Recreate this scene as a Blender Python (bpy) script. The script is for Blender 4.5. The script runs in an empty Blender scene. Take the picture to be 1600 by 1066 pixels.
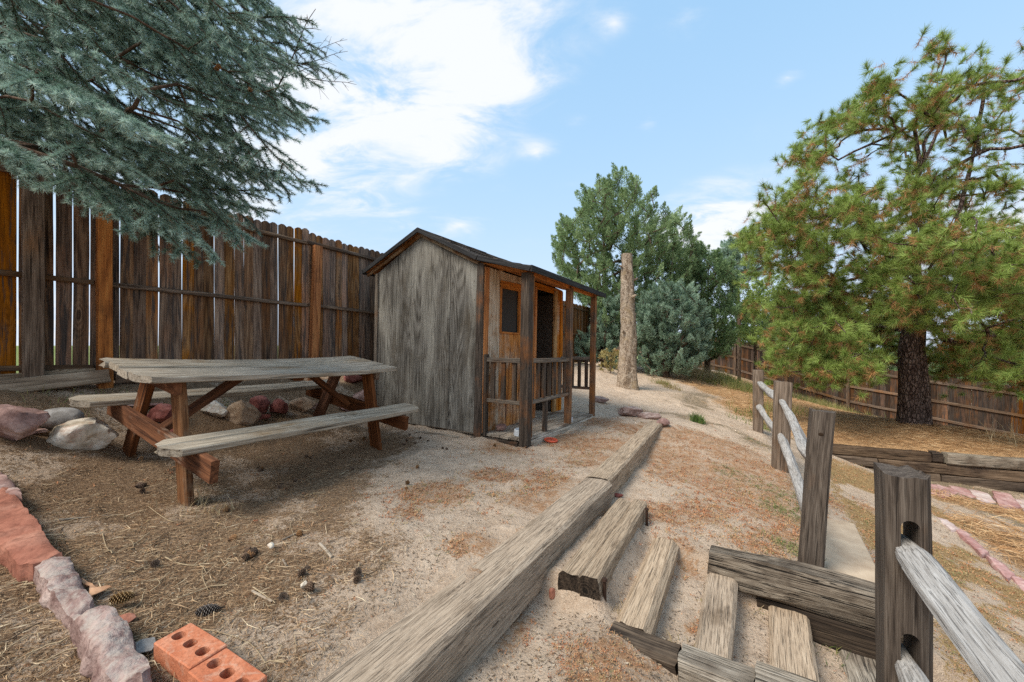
import bpy, bmesh, math, random
import numpy as np
from mathutils import Vector, Matrix, Euler, noise
sc = bpy.context.scene
COL = sc.collection
F = 606.0; HY = 539.6
random.seed(7)
RNG = np.random.default_rng(11)

def at(px, py, Y):
    """point at forward distance Y seen in direction (px,py) of the photograph"""
    return Vector(((px-800)/F*Y, Y, (HY-py)/F*Y))
def atz(px, py, z):
    return at(px, py, z*F/(HY-py))
def topx(P):
    P = np.atleast_2d(np.asarray(P, float))
    Y = np.maximum(P[:, 1], .05)
    return np.stack([800+F*P[:, 0]/Y, HY-F*P[:, 2]/Y], 1)

UX, UY = 0.5284, 0.849           # yard direction u (away), n points right of it
def nu(n, u): return (UY*n+UX*u, -UX*n+UY*u)
def to_nu(x, y): return (UY*x-UX*y, UX*x+UY*y)

# ------------------------------------------------------------------ objects
WM = {}
def link(o, M=None, parent=None):
    COL.objects.link(o)
    M = Matrix.Identity(4) if M is None else M
    WM[o.name] = M
    if parent is not None:
        o.parent = parent
        o.matrix_basis = WM[parent.name].inverted() @ M
    else:
        o.matrix_basis = M
    return o
def tag(o, label=None, cat=None, group=None, kind=None):
    if label: o['label'] = label
    if cat: o['category'] = cat
    if group: o['group'] = group
    if kind: o['kind'] = kind
    return o
def thing(name, label, cat, M=None, group=None):
    o = bpy.data.objects.new(name, None)
    o.empty_display_size = .1
    if isinstance(M, (Vector, tuple)): M = Matrix.Translation(Vector(M))
    link(o, M)
    return tag(o, label, cat, group)
def obj(name, me, mat, parent=None, M=None):
    if mat is not None and not me.materials: me.materials.append(mat)
    return link(bpy.data.objects.new(name, me), M, parent)
def copy_to(o, M, parent=None, label=None):
    c = o.copy()
    link(c, M, parent)
    if label: c['label'] = label
    return c

def mesh_np(name, V, faces, tint=None, smooth=False, k=3):
    """V (n,3), faces (m,k) -> mesh, optional per-vertex float 'tint'"""
    me = bpy.data.meshes.new(name)
    V = np.asarray(V, np.float32); faces = np.asarray(faces, np.int32)
    me.vertices.add(len(V)); me.vertices.foreach_set('co', V.ravel())
    m = len(faces); k = faces.shape[1]
    me.loops.add(m*k); me.loops.foreach_set('vertex_index', faces.ravel())
    me.polygons.add(m)
    me.polygons.foreach_set('loop_start', np.arange(m, dtype=np.int32)*k)
    me.polygons.foreach_set('loop_total', np.full(m, k, np.int32))
    if smooth: me.polygons.foreach_set('use_smooth', np.ones(m, bool))
    if tint is not None:
        for key, arr in (tint.items() if isinstance(tint, dict) else [('tint', tint)]):
            a = me.attributes.new(key, 'FLOAT', 'POINT'); a.data.foreach_set('value', np.asarray(arr, np.float32))
    me.update(calc_edges=True); me.validate()
    return me

# ------------------------------------------------------------------ noise (numpy)
def _h(ix, iy, s):
    v = (ix.astype(np.int64)*374761393 + iy.astype(np.int64)*668265263 + s*974711) & 0x7fffffff
    v = ((v ^ (v >> 13))*1274126177) & 0x7fffffff
    return ((v ^ (v >> 16)) & 0xffff)/65535.0
def vnoise(x, y, s=0):
    ix = np.floor(x); iy = np.floor(y); fx = x-ix; fy = y-iy
    fx = fx*fx*(3-2*fx); fy = fy*fy*(3-2*fy)
    a = _h(ix, iy, s); b = _h(ix+1, iy, s); c = _h(ix, iy+1, s); d = _h(ix+1, iy+1, s)
    return (a*(1-fx)+b*fx)*(1-fy)+(c*(1-fx)+d*fx)*fy
def fbm(x, y, s=0, o=4):
    t = 0; a = .5; n = 0
    for k in range(o):
        t = t+a*vnoise(x*2**k, y*2**k, s+k*17); n += a; a *= .55
    return t/n
def sstep(a, b, x):
    t = np.clip((x-a)/(b-a), 0, 1); return t*t*(3-2*t)

# ------------------------------------------------------------------ materials
class NT:
    def __init__(s, name):
        s.m = bpy.data.materials.new(name); s.m.use_nodes = True
        s.t = s.m.node_tree; s.n = s.t.nodes; s.l = s.t.links
        s.b = s.n['Principled BSDF']
    def node(s, typ, **kw):
        nd = s.n.new(typ)
        for k, v in kw.items():
            if k.startswith('i_'):
                nd.inputs[k[2:].replace('_', ' ')].default_value = v
            else: setattr(nd, k, v)
        return nd
    def put(s, sock, v):
        if hasattr(v, 'is_output'): s.l.new(v, sock)
        else: sock.default_value = v
    def math(s, op, a, b=None, c=None):
        nd = s.n.new('ShaderNodeMath'); nd.operation = op
        s.put(nd.inputs[0], a)
        if b is not None: s.put(nd.inputs[1], b)
        if c is not None: s.put(nd.inputs[2], c)
        return nd.outputs[0]
    def vmath(s, op, a, b):
        nd = s.n.new('ShaderNodeVectorMath'); nd.operation = op
        s.put(nd.inputs[0], a); s.put(nd.inputs[1], b); return nd.outputs[0]
    def noise(s, vec, scale, detail=4, rough=.55, dist=0.0):
        nd = s.n.new('ShaderNodeTexNoise')
        if vec is not None: s.l.new(vec, nd.inputs['Vector'])
        nd.inputs['Scale'].default_value = scale; nd.inputs['Detail'].default_value = detail
        nd.inputs['Roughness'].default_value = rough; nd.inputs['Distortion'].default_value = dist
        return nd.outputs['Fac']
    def ramp(s, fac, stops, interp='LINEAR'):
        nd = s.n.new('ShaderNodeValToRGB'); nd.color_ramp.interpolation = interp
        e = nd.color_ramp.elements
        while len(e) < len(stops): e.new(.5)
        for q, (p, c) in zip(e, stops):
            q.position = p
            q.color = (c, c, c, 1) if isinstance(c, (int, float)) else (*c[:3], 1)
        s.l.new(fac, nd.inputs[0]); return nd.outputs[0]
    def mix(s, fac, a, b, blend='MIX'):
        nd = s.n.new('ShaderNodeMix'); nd.data_type = 'RGBA'; nd.blend_type = blend
        s.put(nd.inputs[0], fac)
        for sock, v in ((nd.inputs[6], a), (nd.inputs[7], b)):
            if hasattr(v, 'is_output'): s.l.new(v, sock)
            else: sock.default_value = (*v[:3], 1)
        return nd.outputs[2]
    def mapping(s, vec, scale=(1, 1, 1), loc=(0, 0, 0), rot=(0, 0, 0)):
        nd = s.n.new('ShaderNodeMapping'); s.l.new(vec, nd.inputs[0])
        nd.inputs['Scale'].default_value = scale; nd.inputs['Location'].default_value = loc
        nd.inputs['Rotation'].default_value = rot
        return nd.outputs[0]
    def bump(s, h, strength=.4, dist=.01, normal=None):
        nd = s.n.new('ShaderNodeBump'); nd.inputs['Strength'].default_value = strength
        nd.inputs['Distance'].default_value = dist; s.l.new(h, nd.inputs['Height'])
        if normal is not None: s.l.new(normal, nd.inputs['Normal'])
        return nd.outputs[0]
    def coord(s, which='Object'):
        return s.n.new('ShaderNodeTexCoord').outputs[which]
    def attr(s, name):
        nd = s.n.new('ShaderNodeAttribute'); nd.attribute_name = name; return nd.outputs['Fac']
    def done(s, col, rough=.85, normal=None, spec=.25):
        s.put(s.b.inputs['Base Color'], col if hasattr(col, 'is_output') else (*col[:3], 1))
        s.put(s.b.inputs['Roughness'], rough)
        s.b.inputs['Specular IOR Level'].default_value = spec
        if normal is not None: s.l.new(normal, s.b.inputs['Normal'])
        return s.m

def wood(name, dark, mid, light, stain=None, amt=.5, patch=2.0, vary=.22, bump=.5, axis=0, cath=.35, sc_=1.0,
         stain2=None, amt2=.3, cracks=1.0, rough=.85, fine=1.0, cathn=15.0, blotch=None, bamt=.6, knots=.30, perboard=False):
    """weathered timber; grain runs along the object's local X (axis 0) or Z (axis 2)"""
    s = NT(name)
    oc = s.coord()
    rnd = s.node('ShaderNodeObjectInfo').outputs['Random']
    off = s.node('ShaderNodeCombineXYZ')
    s.put(off.inputs[0], s.math('MULTIPLY', rnd, 37.0)); s.put(off.inputs[1], s.math('MULTIPLY', rnd, 91.3)); s.put(off.inputs[2], s.math('MULTIPLY', rnd, 53.7))
    vec = s.vmath('ADD', oc, off.outputs[0])
    def st(a, b):
        v = (a*sc_, b*sc_, b*sc_) if axis == 0 else (b*sc_, b*sc_, a*sc_)
        return s.mapping(vec, v)
    A = s.noise(st(1.7, 34), 1.6, 8, .74, .35)
    B = s.noise(st(2.6, 170), 1.5, 3, .6)
    cn = s.noise(st(.55, 5.5), 1.3, 1.0, .4, .25)
    C = s.math('PINGPONG', s.math('MULTIPLY', cn, cathn), 1.0)
    f = s.math('ADD', s.math('MULTIPLY', A, 1-cath*.6), s.math('MULTIPLY', C, cath*.55))
    f = s.math('ADD', f, s.math('MULTIPLY', s.math('SUBTRACT', B, .5), .75*fine))
    # knots: the grain bends round them
    vo = s.n.new('ShaderNodeTexVoronoi'); s.l.new(s.mapping(vec, (1.5*sc_, 5.5*sc_, 5.5*sc_) if axis == 0 else (5.5*sc_, 5.5*sc_, 1.5*sc_)), vo.inputs['Vector']); vo.inputs['Scale'].default_value = 1.0
    kc = s.n.new('ShaderNodeSeparateColor'); s.l.new(vo.outputs['Color'], kc.inputs[0])
    has = s.math('MULTIPLY', s.math('GREATER_THAN', kc.outputs[0], 1-knots), 1.0)
    kd_ = s.math('ADD', vo.outputs['Distance'], s.math('MULTIPLY', s.math('SUBTRACT', A, .5), .12))
    ring = s.math('MULTIPLY', s.math('SINE', s.math('MULTIPLY', kd_, 85.0)), s.ramp(kd_, [(.08, 1.0), (.40, 0.0)]))
    f = s.math('ADD', f, s.math('MULTIPLY', s.math('MULTIPLY', ring, has), .13))
    kcore = s.math('MULTIPLY', s.ramp(kd_, [(.05, 1.0), (.10, 0.0)]), has)
    col = s.ramp(f, [(.28, dark), (.5, mid), (.78, light)])
    col = s.mix(s.math('MULTIPLY', kcore, .8), col, tuple(c*.6 for c in dark))
    D = s.noise(vec, patch, 4, .6)
    Dg = s.noise(st(.35, 4), 2.0, 3, .6)
    if stain is not None:
        k = s.ramp(s.math('ADD', s.math('ADD', s.math('MULTIPLY', D, .62), s.math('MULTIPLY', Dg, .18)), s.math('MULTIPLY', A, .20)), [(.62-amt*.38, 0.0), (.74-amt*.34, 1.0)])
        if perboard:
            r3 = s.math('FRACT', s.math('MULTIPLY', rnd, 7.77))
            k = s.math('MULTIPLY', k, s.ramp(r3, [(.35, .25), (.75, 1.0)]))
            k = s.math('MAXIMUM', k, s.math('MULTIPLY', s.ramp(r3, [(.84, 0.0), (.87, 1.0)]), s.ramp(D, [(.3, .35), (.6, .9)])))
        sm = s.mix(s.ramp(f, [(.3, .25), (.7, 1.0)]), tuple(c*.45 for c in stain), stain)
        col = s.mix(k, col, sm)
    if stain2 is not None:
        k2 = s.ramp(s.noise(st(.8, 12), 2.3, 6, .72, .3), [(.66-amt2*.35, 0.0), (.74-amt2*.3, 1.0)])
        col = s.mix(k2, col, stain2)
    if blotch is not None:
        kb = s.ramp(s.math('ADD', s.math('MULTIPLY', s.noise(st(.55, 2.6), 2.0, 5, .6, .4), .75), s.math('MULTIPLY', A, .25)), [(.47, 0.0), (.60, 1.0)])
        col = s.mix(s.math('MULTIPLY', kb, bamt), col, blotch)
        kd = s.ramp(s.noise(st(.5, 3.4), 2.7, 5, .6, .3), [(.52, 0.0), (.66, 1.0)])
        col = s.mix(s.math('MULTIPLY', kd, bamt*.8), col, tuple(c*.9 for c in dark))
    # drying cracks
    K = s.noise(st(.75, 30), 1.7, 3, .55, .3)
    crack = s.ramp(K, [(.315, 0.0), (.35, 1.0)])
    if cracks > 0:
        col = s.mix(s.math('MULTIPLY', s.math('SUBTRACT', 1.0, crack), .8*cracks), col, tuple(c*.25 for c in dark))
    hsv = s.node('ShaderNodeHueSaturation')
    s.l.new(col, hsv.inputs['Color'])
    s.put(hsv.inputs['Value'], s.math('MULTIPLY_ADD', rnd, 2*vary, 1-vary))
    r2 = s.math('FRACT', s.math('MULTIPLY', rnd, 17.31))
    s.put(hsv.inputs['Saturation'], s.math('MULTIPLY_ADD', r2, vary*1.4, 1-vary*.7))
    if cracks > 0:
        K2 = s.noise(st(2.3, 90), 1.6, 2, .5, .2)
        fine_c = s.ramp(K2, [(.33, 0.0), (.41, 1.0)])
        col = s.mix(s.math('MULTIPLY', s.math('SUBTRACT', 1.0, fine_c), .5*cracks), col, tuple(c*.45 for c in dark))
        s.l.new(col, hsv.inputs['Color'])
        crack = s.math('MULTIPLY', crack, fine_c)
    h = s.math('ADD', s.math('MULTIPLY', f, .5), s.math('MULTIPLY', crack, .6*cracks))
    nrm = s.bump(h, bump, .006)
    return s.done(hsv.outputs[0], rough, nrm, .2)

def rockmat(name, c1, c2, c3, scale=6, speck=(.1, .08, .07), amt=.35, bump=.6, crust=None):
    s = NT(name); v = s.coord()
    rnd = s.node('ShaderNodeObjectInfo').outputs['Random']
    cb = s.node('ShaderNodeCombineXYZ'); s.put(cb.inputs[0], s.math('MULTIPLY', rnd, 40.0)); s.put(cb.inputs[1], s.math('MULTIPLY', rnd, 71.0))
    v = s.vmath('ADD', v, cb.outputs[0])
    a = s.noise(v, scale, 8, .62, .4); b = s.noise(v, scale*7, 4, .6); d = s.noise(v, scale*2.2, 5, .6, 1.0)
    col = s.ramp(a, [(.32, c1), (.5, c2), (.68, c3)])
    col = s.mix(s.math('MULTIPLY', s.ramp(d, [(.52, 0.0), (.66, 1.0)]), amt), col, speck)
    col = s.mix(s.math('MULTIPLY', s.ramp(b, [(.35, 1.0), (.5, 0.0)]), .35), col, tuple(c*.5 for c in c1))
    if crust is not None:
        g = s.node('ShaderNodeNewGeometry').outputs['Normal']
        z = s.node('ShaderNodeSeparateXYZ'); s.l.new(g, z.inputs[0])
        k = s.math('MULTIPLY', s.ramp(z.outputs[2], [(.55, 0.0), (.8, 1.0)]), s.ramp(s.noise(v, scale*3, 6, .7), [(.42, 0.0), (.58, 1.0)]))
        col = s.mix(s.math('MULTIPLY', k, .8), col, crust)
    h = s.math('ADD', a, s.math('MULTIPLY', b, .35))
    return s.done(col, .9, s.bump(h, bump, .012), .2)

def tintmat(name, stops, rough=.6, spec=.2, transl=0.0):
    s = NT(name)
    col = s.ramp(s.attr('tint'), stops)
    m = s.done(col, rough, None, spec)
    if transl:
        tr = s.n.new('ShaderNodeBsdfTranslucent'); s.l.new(col, tr.inputs[0])
        mx = s.n.new('ShaderNodeMixShader'); mx.inputs[0].default_value = transl
        s.l.new(s.b.outputs[0], mx.inputs[1]); s.l.new(tr.outputs[0], mx.inputs[2])
        s.l.new(mx.outputs[0], s.n['Material Output'].inputs[0])
    return m
def plain(name, c, rough=.6, spec=.3, metal=0.0, nz=.15, sc_=30):
    s = NT(name); v = s.coord()
    col = s.mix(s.math('MULTIPLY', s.noise(v, sc_, 4), nz*2), c, tuple(q*.5 for q in c))
    s.b.inputs['Metallic'].default_value = metal
    return s.done(col, rough, s.bump(s.noise(v, sc_*2, 3), .15, .003), spec)

# ------------------------------------------------------------------ shapes
def timber(name, L, w, h, bev=.008, wob=.004, seed=0, seg=.07, sag=0.0, clip=None, endn=.006, twist=0.0):
    """sawn timber along X, centred: L long, w wide (Y), h high (Z); worn corners, rough ends.
    clip=((x0,side),..) cuts the corner at that end/side by that length"""
    rd = random.Random(seed)
    n = max(2, int(L/seg))
    hw, hh = w/2, h/2; b = min(bev, hw*.8, hh*.8)
    pr = []
    for (sx, sy, pts) in ((1, -1, ((-b, 0), (0, b))), (1, 1, ((0, -b), (-b, 0))), (-1, 1, ((b, 0), (0, -b))), (-1, -1, ((0, b), (b, 0)))):
        for dx, dy in pts: pr.append((sx*hw+dx, sy*hh+dy))
    prof = []
    for i in range(8):
        p, q = pr[i], pr[(i+1) % 8]
        prof.append(p)
        if i % 2 == 1:
            m = 3
            for k in range(1, m): prof.append((p[0]+(q[0]-p[0])*k/m, p[1]+(q[1]-p[1])*k/m))
    m = len(prof); V = []; Fc = []
    ox, oy, oz = rd.uniform(0, 50), rd.uniform(0, 50), rd.uniform(0, 50)
    for i in range(n+1):
        t = i/n; x = -L/2+L*t
        sg = -sag*4*t*(1-t)
        a = twist*(t-.5)
        ca, sa = math.cos(a), math.sin(a)
        for (y, z) in prof:
            q = Vector((x*2.2+ox, y*14+oy, z*14+oz))
            dy = noise.noise(q)*wob; dz = noise.noise(q+Vector((9, 9, 9)))*wob
            lw = Vector((x*.9+oz, ox, oy)); dy += noise.noise(lw)*wob*1.2; dz += noise.noise(lw+Vector((4, 7, 2)))*wob*1.0
            yy, zz = y+dy, z+dz
            yy, zz = yy*ca-zz*sa, yy*sa+zz*ca
            ex = 0
            if i == 0 or i == n: ex = (noise.noise(Vector((y*40+ox, z*40, oz)))*endn)
            V.append([x+ex, yy, zz+sg])
        for j in range(m):
            if i < n: Fc.append((i*m+j, i*m+(j+1) % m, (i+1)*m+(j+1) % m, (i+1)*m+j))
    if clip:
        for v in V:
            for (ce, cs, cl) in clip:       # ce -1/+1 end, cs -1/+1 side (Y), cl length
                dx = L/2-ce*v[0]; dyy = hw-cs*v[1]
                if dx+dyy < cl: v[0] = ce*(L/2-(cl-dyy)) if cl-dyy < L*.4 else v[0]
    me = bpy.data.meshes.new(name)
    fs = [tuple(f) for f in Fc]+[tuple(reversed(range(m))), tuple(range(n*m, n*m+m))]
    me.from_pydata([tuple(v) for v in V], [], [tuple(reversed(f)) for f in fs])
    me.polygons.foreach_set('use_smooth', np.ones(len(me.polygons), bool))
    me.update(); me.set_sharp_from_angle(angle=math.radians(33))
    return me
def frame(p0, p1, up=(0, 0, 1)):
    p0, p1 = Vector(p0), Vector(p1); x = (p1-p0).normalized(); z = Vector(up)
    y = z.cross(x).normalized(); z = x.cross(y).normalized()
    M = Matrix((x, y, z)).transposed().to_4x4(); M.translation = (p0+p1)/2
    return M
_seed = [100]
def beam(name, p0, p1, w, h, mat, parent=None, up=(0, 0, 1), **kw):
    _seed[0] += 1
    kw.setdefault('seed', _seed[0])
    L = (Vector(p1)-Vector(p0)).length
    return obj(name, timber(name, L, w, h, **kw), mat, parent, frame(p0, p1, up))

def rockmesh(name, size, seed, facets=12, rough=.06, smooth=0.0, sub=4, flat=0.0):
    rd = random.Random(seed)
    bm = bmesh.new(); bmesh.ops.create_icosphere(bm, subdivisions=sub, radius=1)
    pl = []
    for i in range(facets):
        d = Vector((rd.gauss(0, 1), rd.gauss(0, 1), rd.gauss(0, 1))).normalized(); pl.append((d, rd.uniform(.50, .88)))
    if flat: pl.append((Vector((rd.uniform(-.1, .1), rd.uniform(-.1, .1), 1)).normalized(), flat))
    o = Vector((rd.uniform(0, 99), rd.uniform(0, 99), rd.uniform(0, 99)))
    for v in bm.verts:
        d = v.co.normalized(); r = 1.0
        for nrm, hh in pl:
            c = d.dot(nrm)
            if c > .05: r = min(r, hh/c)
        r = r*(1-smooth)+smooth*.92
        r += noise.fractal(d*2.2+o, 1.0, 2.1, 5)*rough+noise.fractal(d*7+o, 1.0, 2.1, 4)*rough*.55
        v.co = Vector((d.x*r*size[0], d.y*r*size[1], d.z*r*size[2]))
    me = bpy.data.meshes.new(name); bm.to_mesh(me); bm.free()
    me.polygons.foreach_set('use_smooth', np.ones(len(me.polygons), bool)); me.update()
    me.set_sharp_from_angle(angle=math.radians(38))
    return me

def tube(points, radii, sides=6, rough=0.0, seed=0):
    """numpy tube along points -> V,F (quads)"""
    P = np.asarray(points, float); n = len(P)
    T = np.gradient(P, axis=0); T /= np.linalg.norm(T, axis=1)[:, None]+1e-9
    a = np.array([0, 0, 1.]) if abs(T[0, 2]) < .9 else np.array([1., 0, 0])
    V = []; rg = np.random.default_rng(seed)
    for i in range(n):
        s_ = np.cross(T[i], a); s_ /= np.linalg.norm(s_)+1e-9; b = np.cross(s_, T[i]); a = b
        for k in range(sides):
            t = 2*math.pi*k/sides
            r = radii[i]*(1+rough*rg.normal())
            V.append(P[i]+(s_*math.cos(t)+b*math.sin(t))*r)
    Fc = []
    for i in range(n-1):
        for k in range(sides):
            Fc.append((i*sides+k, i*sides+(k+1) % sides, (i+1)*sides+(k+1) % sides, (i+1)*sides+k))
    return np.array(V), np.array(Fc)
def join(parts):
    V = []; Fc = []; o = 0
    for v, f in parts:
        V.append(v); Fc.append(f+o); o += len(v)
    return np.concatenate(V), np.concatenate(Fc)
# ------------------------------------------------------------------ world, sun, camera
SUN_EL, SUN_AZ = math.radians(52), math.radians(238)     # azimuth clockwise from +Y
w = bpy.data.worlds.new("World"); sc.world = w; w.use_nodes = True
wt = w.node_tree
def wmath(op, a, b=None, c=None, clamp=False):
    nd = wt.nodes.new('ShaderNodeMath'); nd.operation = op; nd.use_clamp = clamp
    for i, v in enumerate((a, b, c)):
        if v is None: continue
        if hasattr(v, 'is_output'): wt.links.new(v, nd.inputs[i])
        else: nd.inputs[i].default_value = v
    return nd.outputs[0]
sky = wt.nodes.new('ShaderNodeTexSky'); sky.sky_type = 'NISHITA'; sky.sun_disc = False
sky.sun_elevation = SUN_EL; sky.sun_rotation = SUN_AZ; sky.altitude = 1800; sky.air_density = 1.0; sky.dust_density = 1.2; sky.ozone_density = 1.6
bg = wt.nodes['Background']; bg.inputs[1].default_value = .13
tc = wt.nodes.new('ShaderNodeTexCoord')
sep = wt.nodes.new('ShaderNodeSeparateXYZ'); wt.links.new(tc.outputs['Generated'], sep.inputs[0])
# clouds lie in a flat layer: direction / height
zc = wmath('MAXIMUM', sep.outputs[2], .0)
den = wmath('ADD', zc, .22)
cx = wmath('DIVIDE', sep.outputs[0], den); cy = wmath('DIVIDE', sep.outputs[1], den)
cv = wt.nodes.new('ShaderNodeCombineXYZ'); wt.links.new(cx, cv.inputs[0]); wt.links.new(cy, cv.inputs[1])
def wnoise(vec, scale, detail, rough, dist=0.0, sx=1.0, sy=1.0, loc=(0, 0, 0)):
    mp = wt.nodes.new('ShaderNodeMapping'); mp.inputs['Scale'].default_value = (sx, sy, 1); mp.inputs['Location'].default_value = loc
    wt.links.new(vec, mp.inputs[0])
    nd = wt.nodes.new('ShaderNodeTexNoise'); wt.links.new(mp.outputs[0], nd.inputs['Vector'])
    nd.inputs['Scale'].default_value = scale; nd.inputs['Detail'].default_value = detail; nd.inputs['Roughness'].default_value = rough
    nd.inputs['Distortion'].default_value = dist
    return nd.outputs['Fac']
NRM = wt.nodes.new('ShaderNodeVectorMath'); NRM.operation = 'NORMALIZE'; wt.links.new(tc.outputs['Generated'], NRM.inputs[0])
def blob(px, py, rad, amp):
    d = Vector(((px-800)/F, 1, (HY-py)/F)).normalized()
    v1 = wt.nodes.new('ShaderNodeVectorMath'); v1.operation = 'SUBTRACT'; wt.links.new(NRM.outputs[0], v1.inputs[0]); v1.inputs[1].default_value = d
    v2 = wt.nodes.new('ShaderNodeVectorMath'); v2.operation = 'MULTIPLY'; wt.links.new(v1.outputs[0], v2.inputs[0]); v2.inputs[1].default_value = (1, 1, 1.9)
    vm = wt.nodes.new('ShaderNodeVectorMath'); vm.operation = 'LENGTH'; wt.links.new(v2.outputs[0], vm.inputs[0])
    t = wmath('SUBTRACT', 1.0, wmath('DIVIDE', vm.outputs['Value'], rad), clamp=True)
    return wmath('MULTIPLY', wmath('MULTIPLY', t, t), amp)
acc = None
# soft cloud banks where the photograph's sky has them
for b_ in ((640, 40, .55, .75), (520, 180, .42, .62), (760, 40, .3, .42), (690, 190, .25, .42), (640, 352, .14, .42), (720, 352, .10, .40), (570, 318, .10, .34), (1130, 335, .24, .9), (1080, 370, .18, .6), (500, 260, .25, .5), (700, 250, .2, .35), (820, 130, .16, .35),
           (840, 238, .08, .5), (1230, 122, .05, .45), (1020, 190, .06, .28), (1520, 380, .4, .62), (960, 35, .08, .4), (300, 330, .5, .6), (900, 185, .06, .3), (1070, 30, .1, .3), (60, 560, .5, .6)):
    q = blob(*b_); acc = q if acc is None else wmath('ADD', acc, q)
n1 = wnoise(cv.outputs[0], 1.5, 9, .58, .25, 1, 1.25)
n2 = wnoise(cv.outputs[0], 4.2, 8, .62, .5, .8, 1.3, (3, 7, 0))
nn = wmath('ADD', wmath('MULTIPLY', n1, .62), wmath('MULTIPLY', n2, .38))
# elsewhere in the sky (behind the camera): broken cloud
back = wmath('MULTIPLY', wmath('SUBTRACT', .35, sep.outputs[1], clamp=True), .9)
fld = wmath('ADD', wmath('ADD', wmath('MULTIPLY', nn, .75), wmath('MULTIPLY', wmath('MINIMUM', acc, .70), wmath('MULTIPLY_ADD', n2, 3.8, -1.18))), wmath('MULTIPLY', back, .35))
mr = wt.nodes.new('ShaderNodeMapRange'); mr.interpolation_type = 'SMOOTHSTEP'; wt.links.new(fld, mr.inputs[0])
mr.inputs[1].default_value = .39; mr.inputs[2].default_value = .98
mx = wt.nodes.new('ShaderNodeMix'); mx.data_type = 'RGBA'
wt.links.new(wmath('MULTIPLY', mr.outputs[0], .90), mx.inputs[0])
SKYCOL = wt.nodes.new('ShaderNodeMix'); SKYCOL.data_type = 'RGBA'; SKYCOL.blend_type = 'MULTIPLY'; SKYCOL.inputs[0].default_value = 1.0
SKYCOL.inputs[7].default_value = (1.9, 3.15, 4.15, 1)
wt.links.new(sky.outputs[0], SKYCOL.inputs[6])
cap = (1.75, 1.9, 2.3)                                    # thin high haze evens out the sky's brightness
s1 = wt.nodes.new('ShaderNodeVectorMath'); s1.operation = 'ADD'; wt.links.new(SKYCOL.outputs[2], s1.inputs[0]); s1.inputs[1].default_value = cap
s2 = wt.nodes.new('ShaderNodeVectorMath'); s2.operation = 'MULTIPLY'; wt.links.new(SKYCOL.outputs[2], s2.inputs[0]); s2.inputs[1].default_value = cap
s3 = wt.nodes.new('ShaderNodeVectorMath'); s3.operation = 'DIVIDE'; wt.links.new(s2.outputs[0], s3.inputs[0]); wt.links.new(s1.outputs[0], s3.inputs[1])
wt.links.new(s3.outputs[0], mx.inputs[6])
mx.inputs[7].default_value = (1.95, 1.97, 2.0, 1)
wt.links.new(mx.outputs[2], bg.inputs[0])

sl = bpy.data.lights.new('sun', 'SUN'); sl.energy = 1.2; sl.angle = math.radians(26); sl.color = (1, .92, .80)
so_ = bpy.data.objects.new('sun', sl); COL.objects.link(so_)
sd = Vector((math.sin(SUN_AZ)*math.cos(SUN_EL), math.cos(SUN_AZ)*math.cos(SUN_EL), math.sin(SUN_EL)))
so_.rotation_euler = sd.to_track_quat('Z', 'Y').to_euler(); so_.location = sd*30

cam = bpy.data.cameras.new('camera'); cam.sensor_width = 36; cam.lens = F/1600*36; cam.shift_y = (HY-533)/1600
cam.clip_start = .05; cam.clip_end = 2000
co = bpy.data.objects.new('camera', cam); COL.objects.link(co); co.rotation_euler = (math.pi/2, 0, 0); sc.camera = co
sc.view_settings.view_transform = 'Standard'; sc.view_settings.look = 'None'; sc.view_settings.gamma = 1.0
sc.view_settings.exposure = 2.0
sc.cycles.use_denoising = False
sc.cycles.max_bounces = 8; sc.cycles.transparent_max_bounces = 8

# ------------------------------------------------------------------ terrain heights
def tps_fit(P):
    P = np.array(P, float); n = len(P); X = P[:, :2]
    d = np.linalg.norm(X[:, None]-X[None], axis=2); K = np.where(d > 0, d*d*np.log(d+1e-12), 0)
    K = np.abs(d)          # linear kernel: no overshoot
    A = np.zeros((n+3, n+3)); A[:n, :n] = K+np.eye(n)*-.02; A[:n, n] = 1; A[:n, n+1:] = X; A[n, :n] = 1; A[n+1:, :n] = X.T
    b = np.zeros(n+3); b[:n] = P[:, 2]
    return X, np.linalg.solve(A, b)
def tps_eval(fit, x, y):
    X, c = fit; n = len(X); out = np.zeros(x.shape)
    for i in range(n): out += c[i]*np.hypot(x-X[i, 0], y-X[i, 1])
    return out+c[n]+c[n+1]*x+c[n+2]*y
def fl(s): return (-3.96+.554*s, 3.0+.833*s)      # left fence line
def flz(s): return -.30-.021*s                    # its foot
shared = [(2.5, 8.5, -.95), (1.5, 7, -.94), (1.7, 9, -.74), (.8, 10, -.62), (5.4, 12.6, -1.0), (3, 13, -.80), (7.3, 12.6, -1.25), (10.8, 19.8, -1.37),
          (3.2, 7, -1.08), (4.2, 9, -1.12), (5, 25, -.9), (-15, 10, -1.0), (-15, 30, -1.2), (0, 40, -1.0), (20, 40, -2.5), (40, 15, -5), (30, -10, -4.5), (-10, -10, -1.2), (5, -10, -2.2), (1, -4, -1.45), (-2, -3, -1.05)]
for s_ in (-2.5, -1, 0, 1, 2, 3.4, 5, 7, 9, 11, 13, 16):
    x_, y_ = fl(s_); shared.append((x_, y_, flz(s_)))
    shared.append((x_-.9*UY, y_+.9*UX, flz(s_)-.05))
upper = list(shared)
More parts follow.
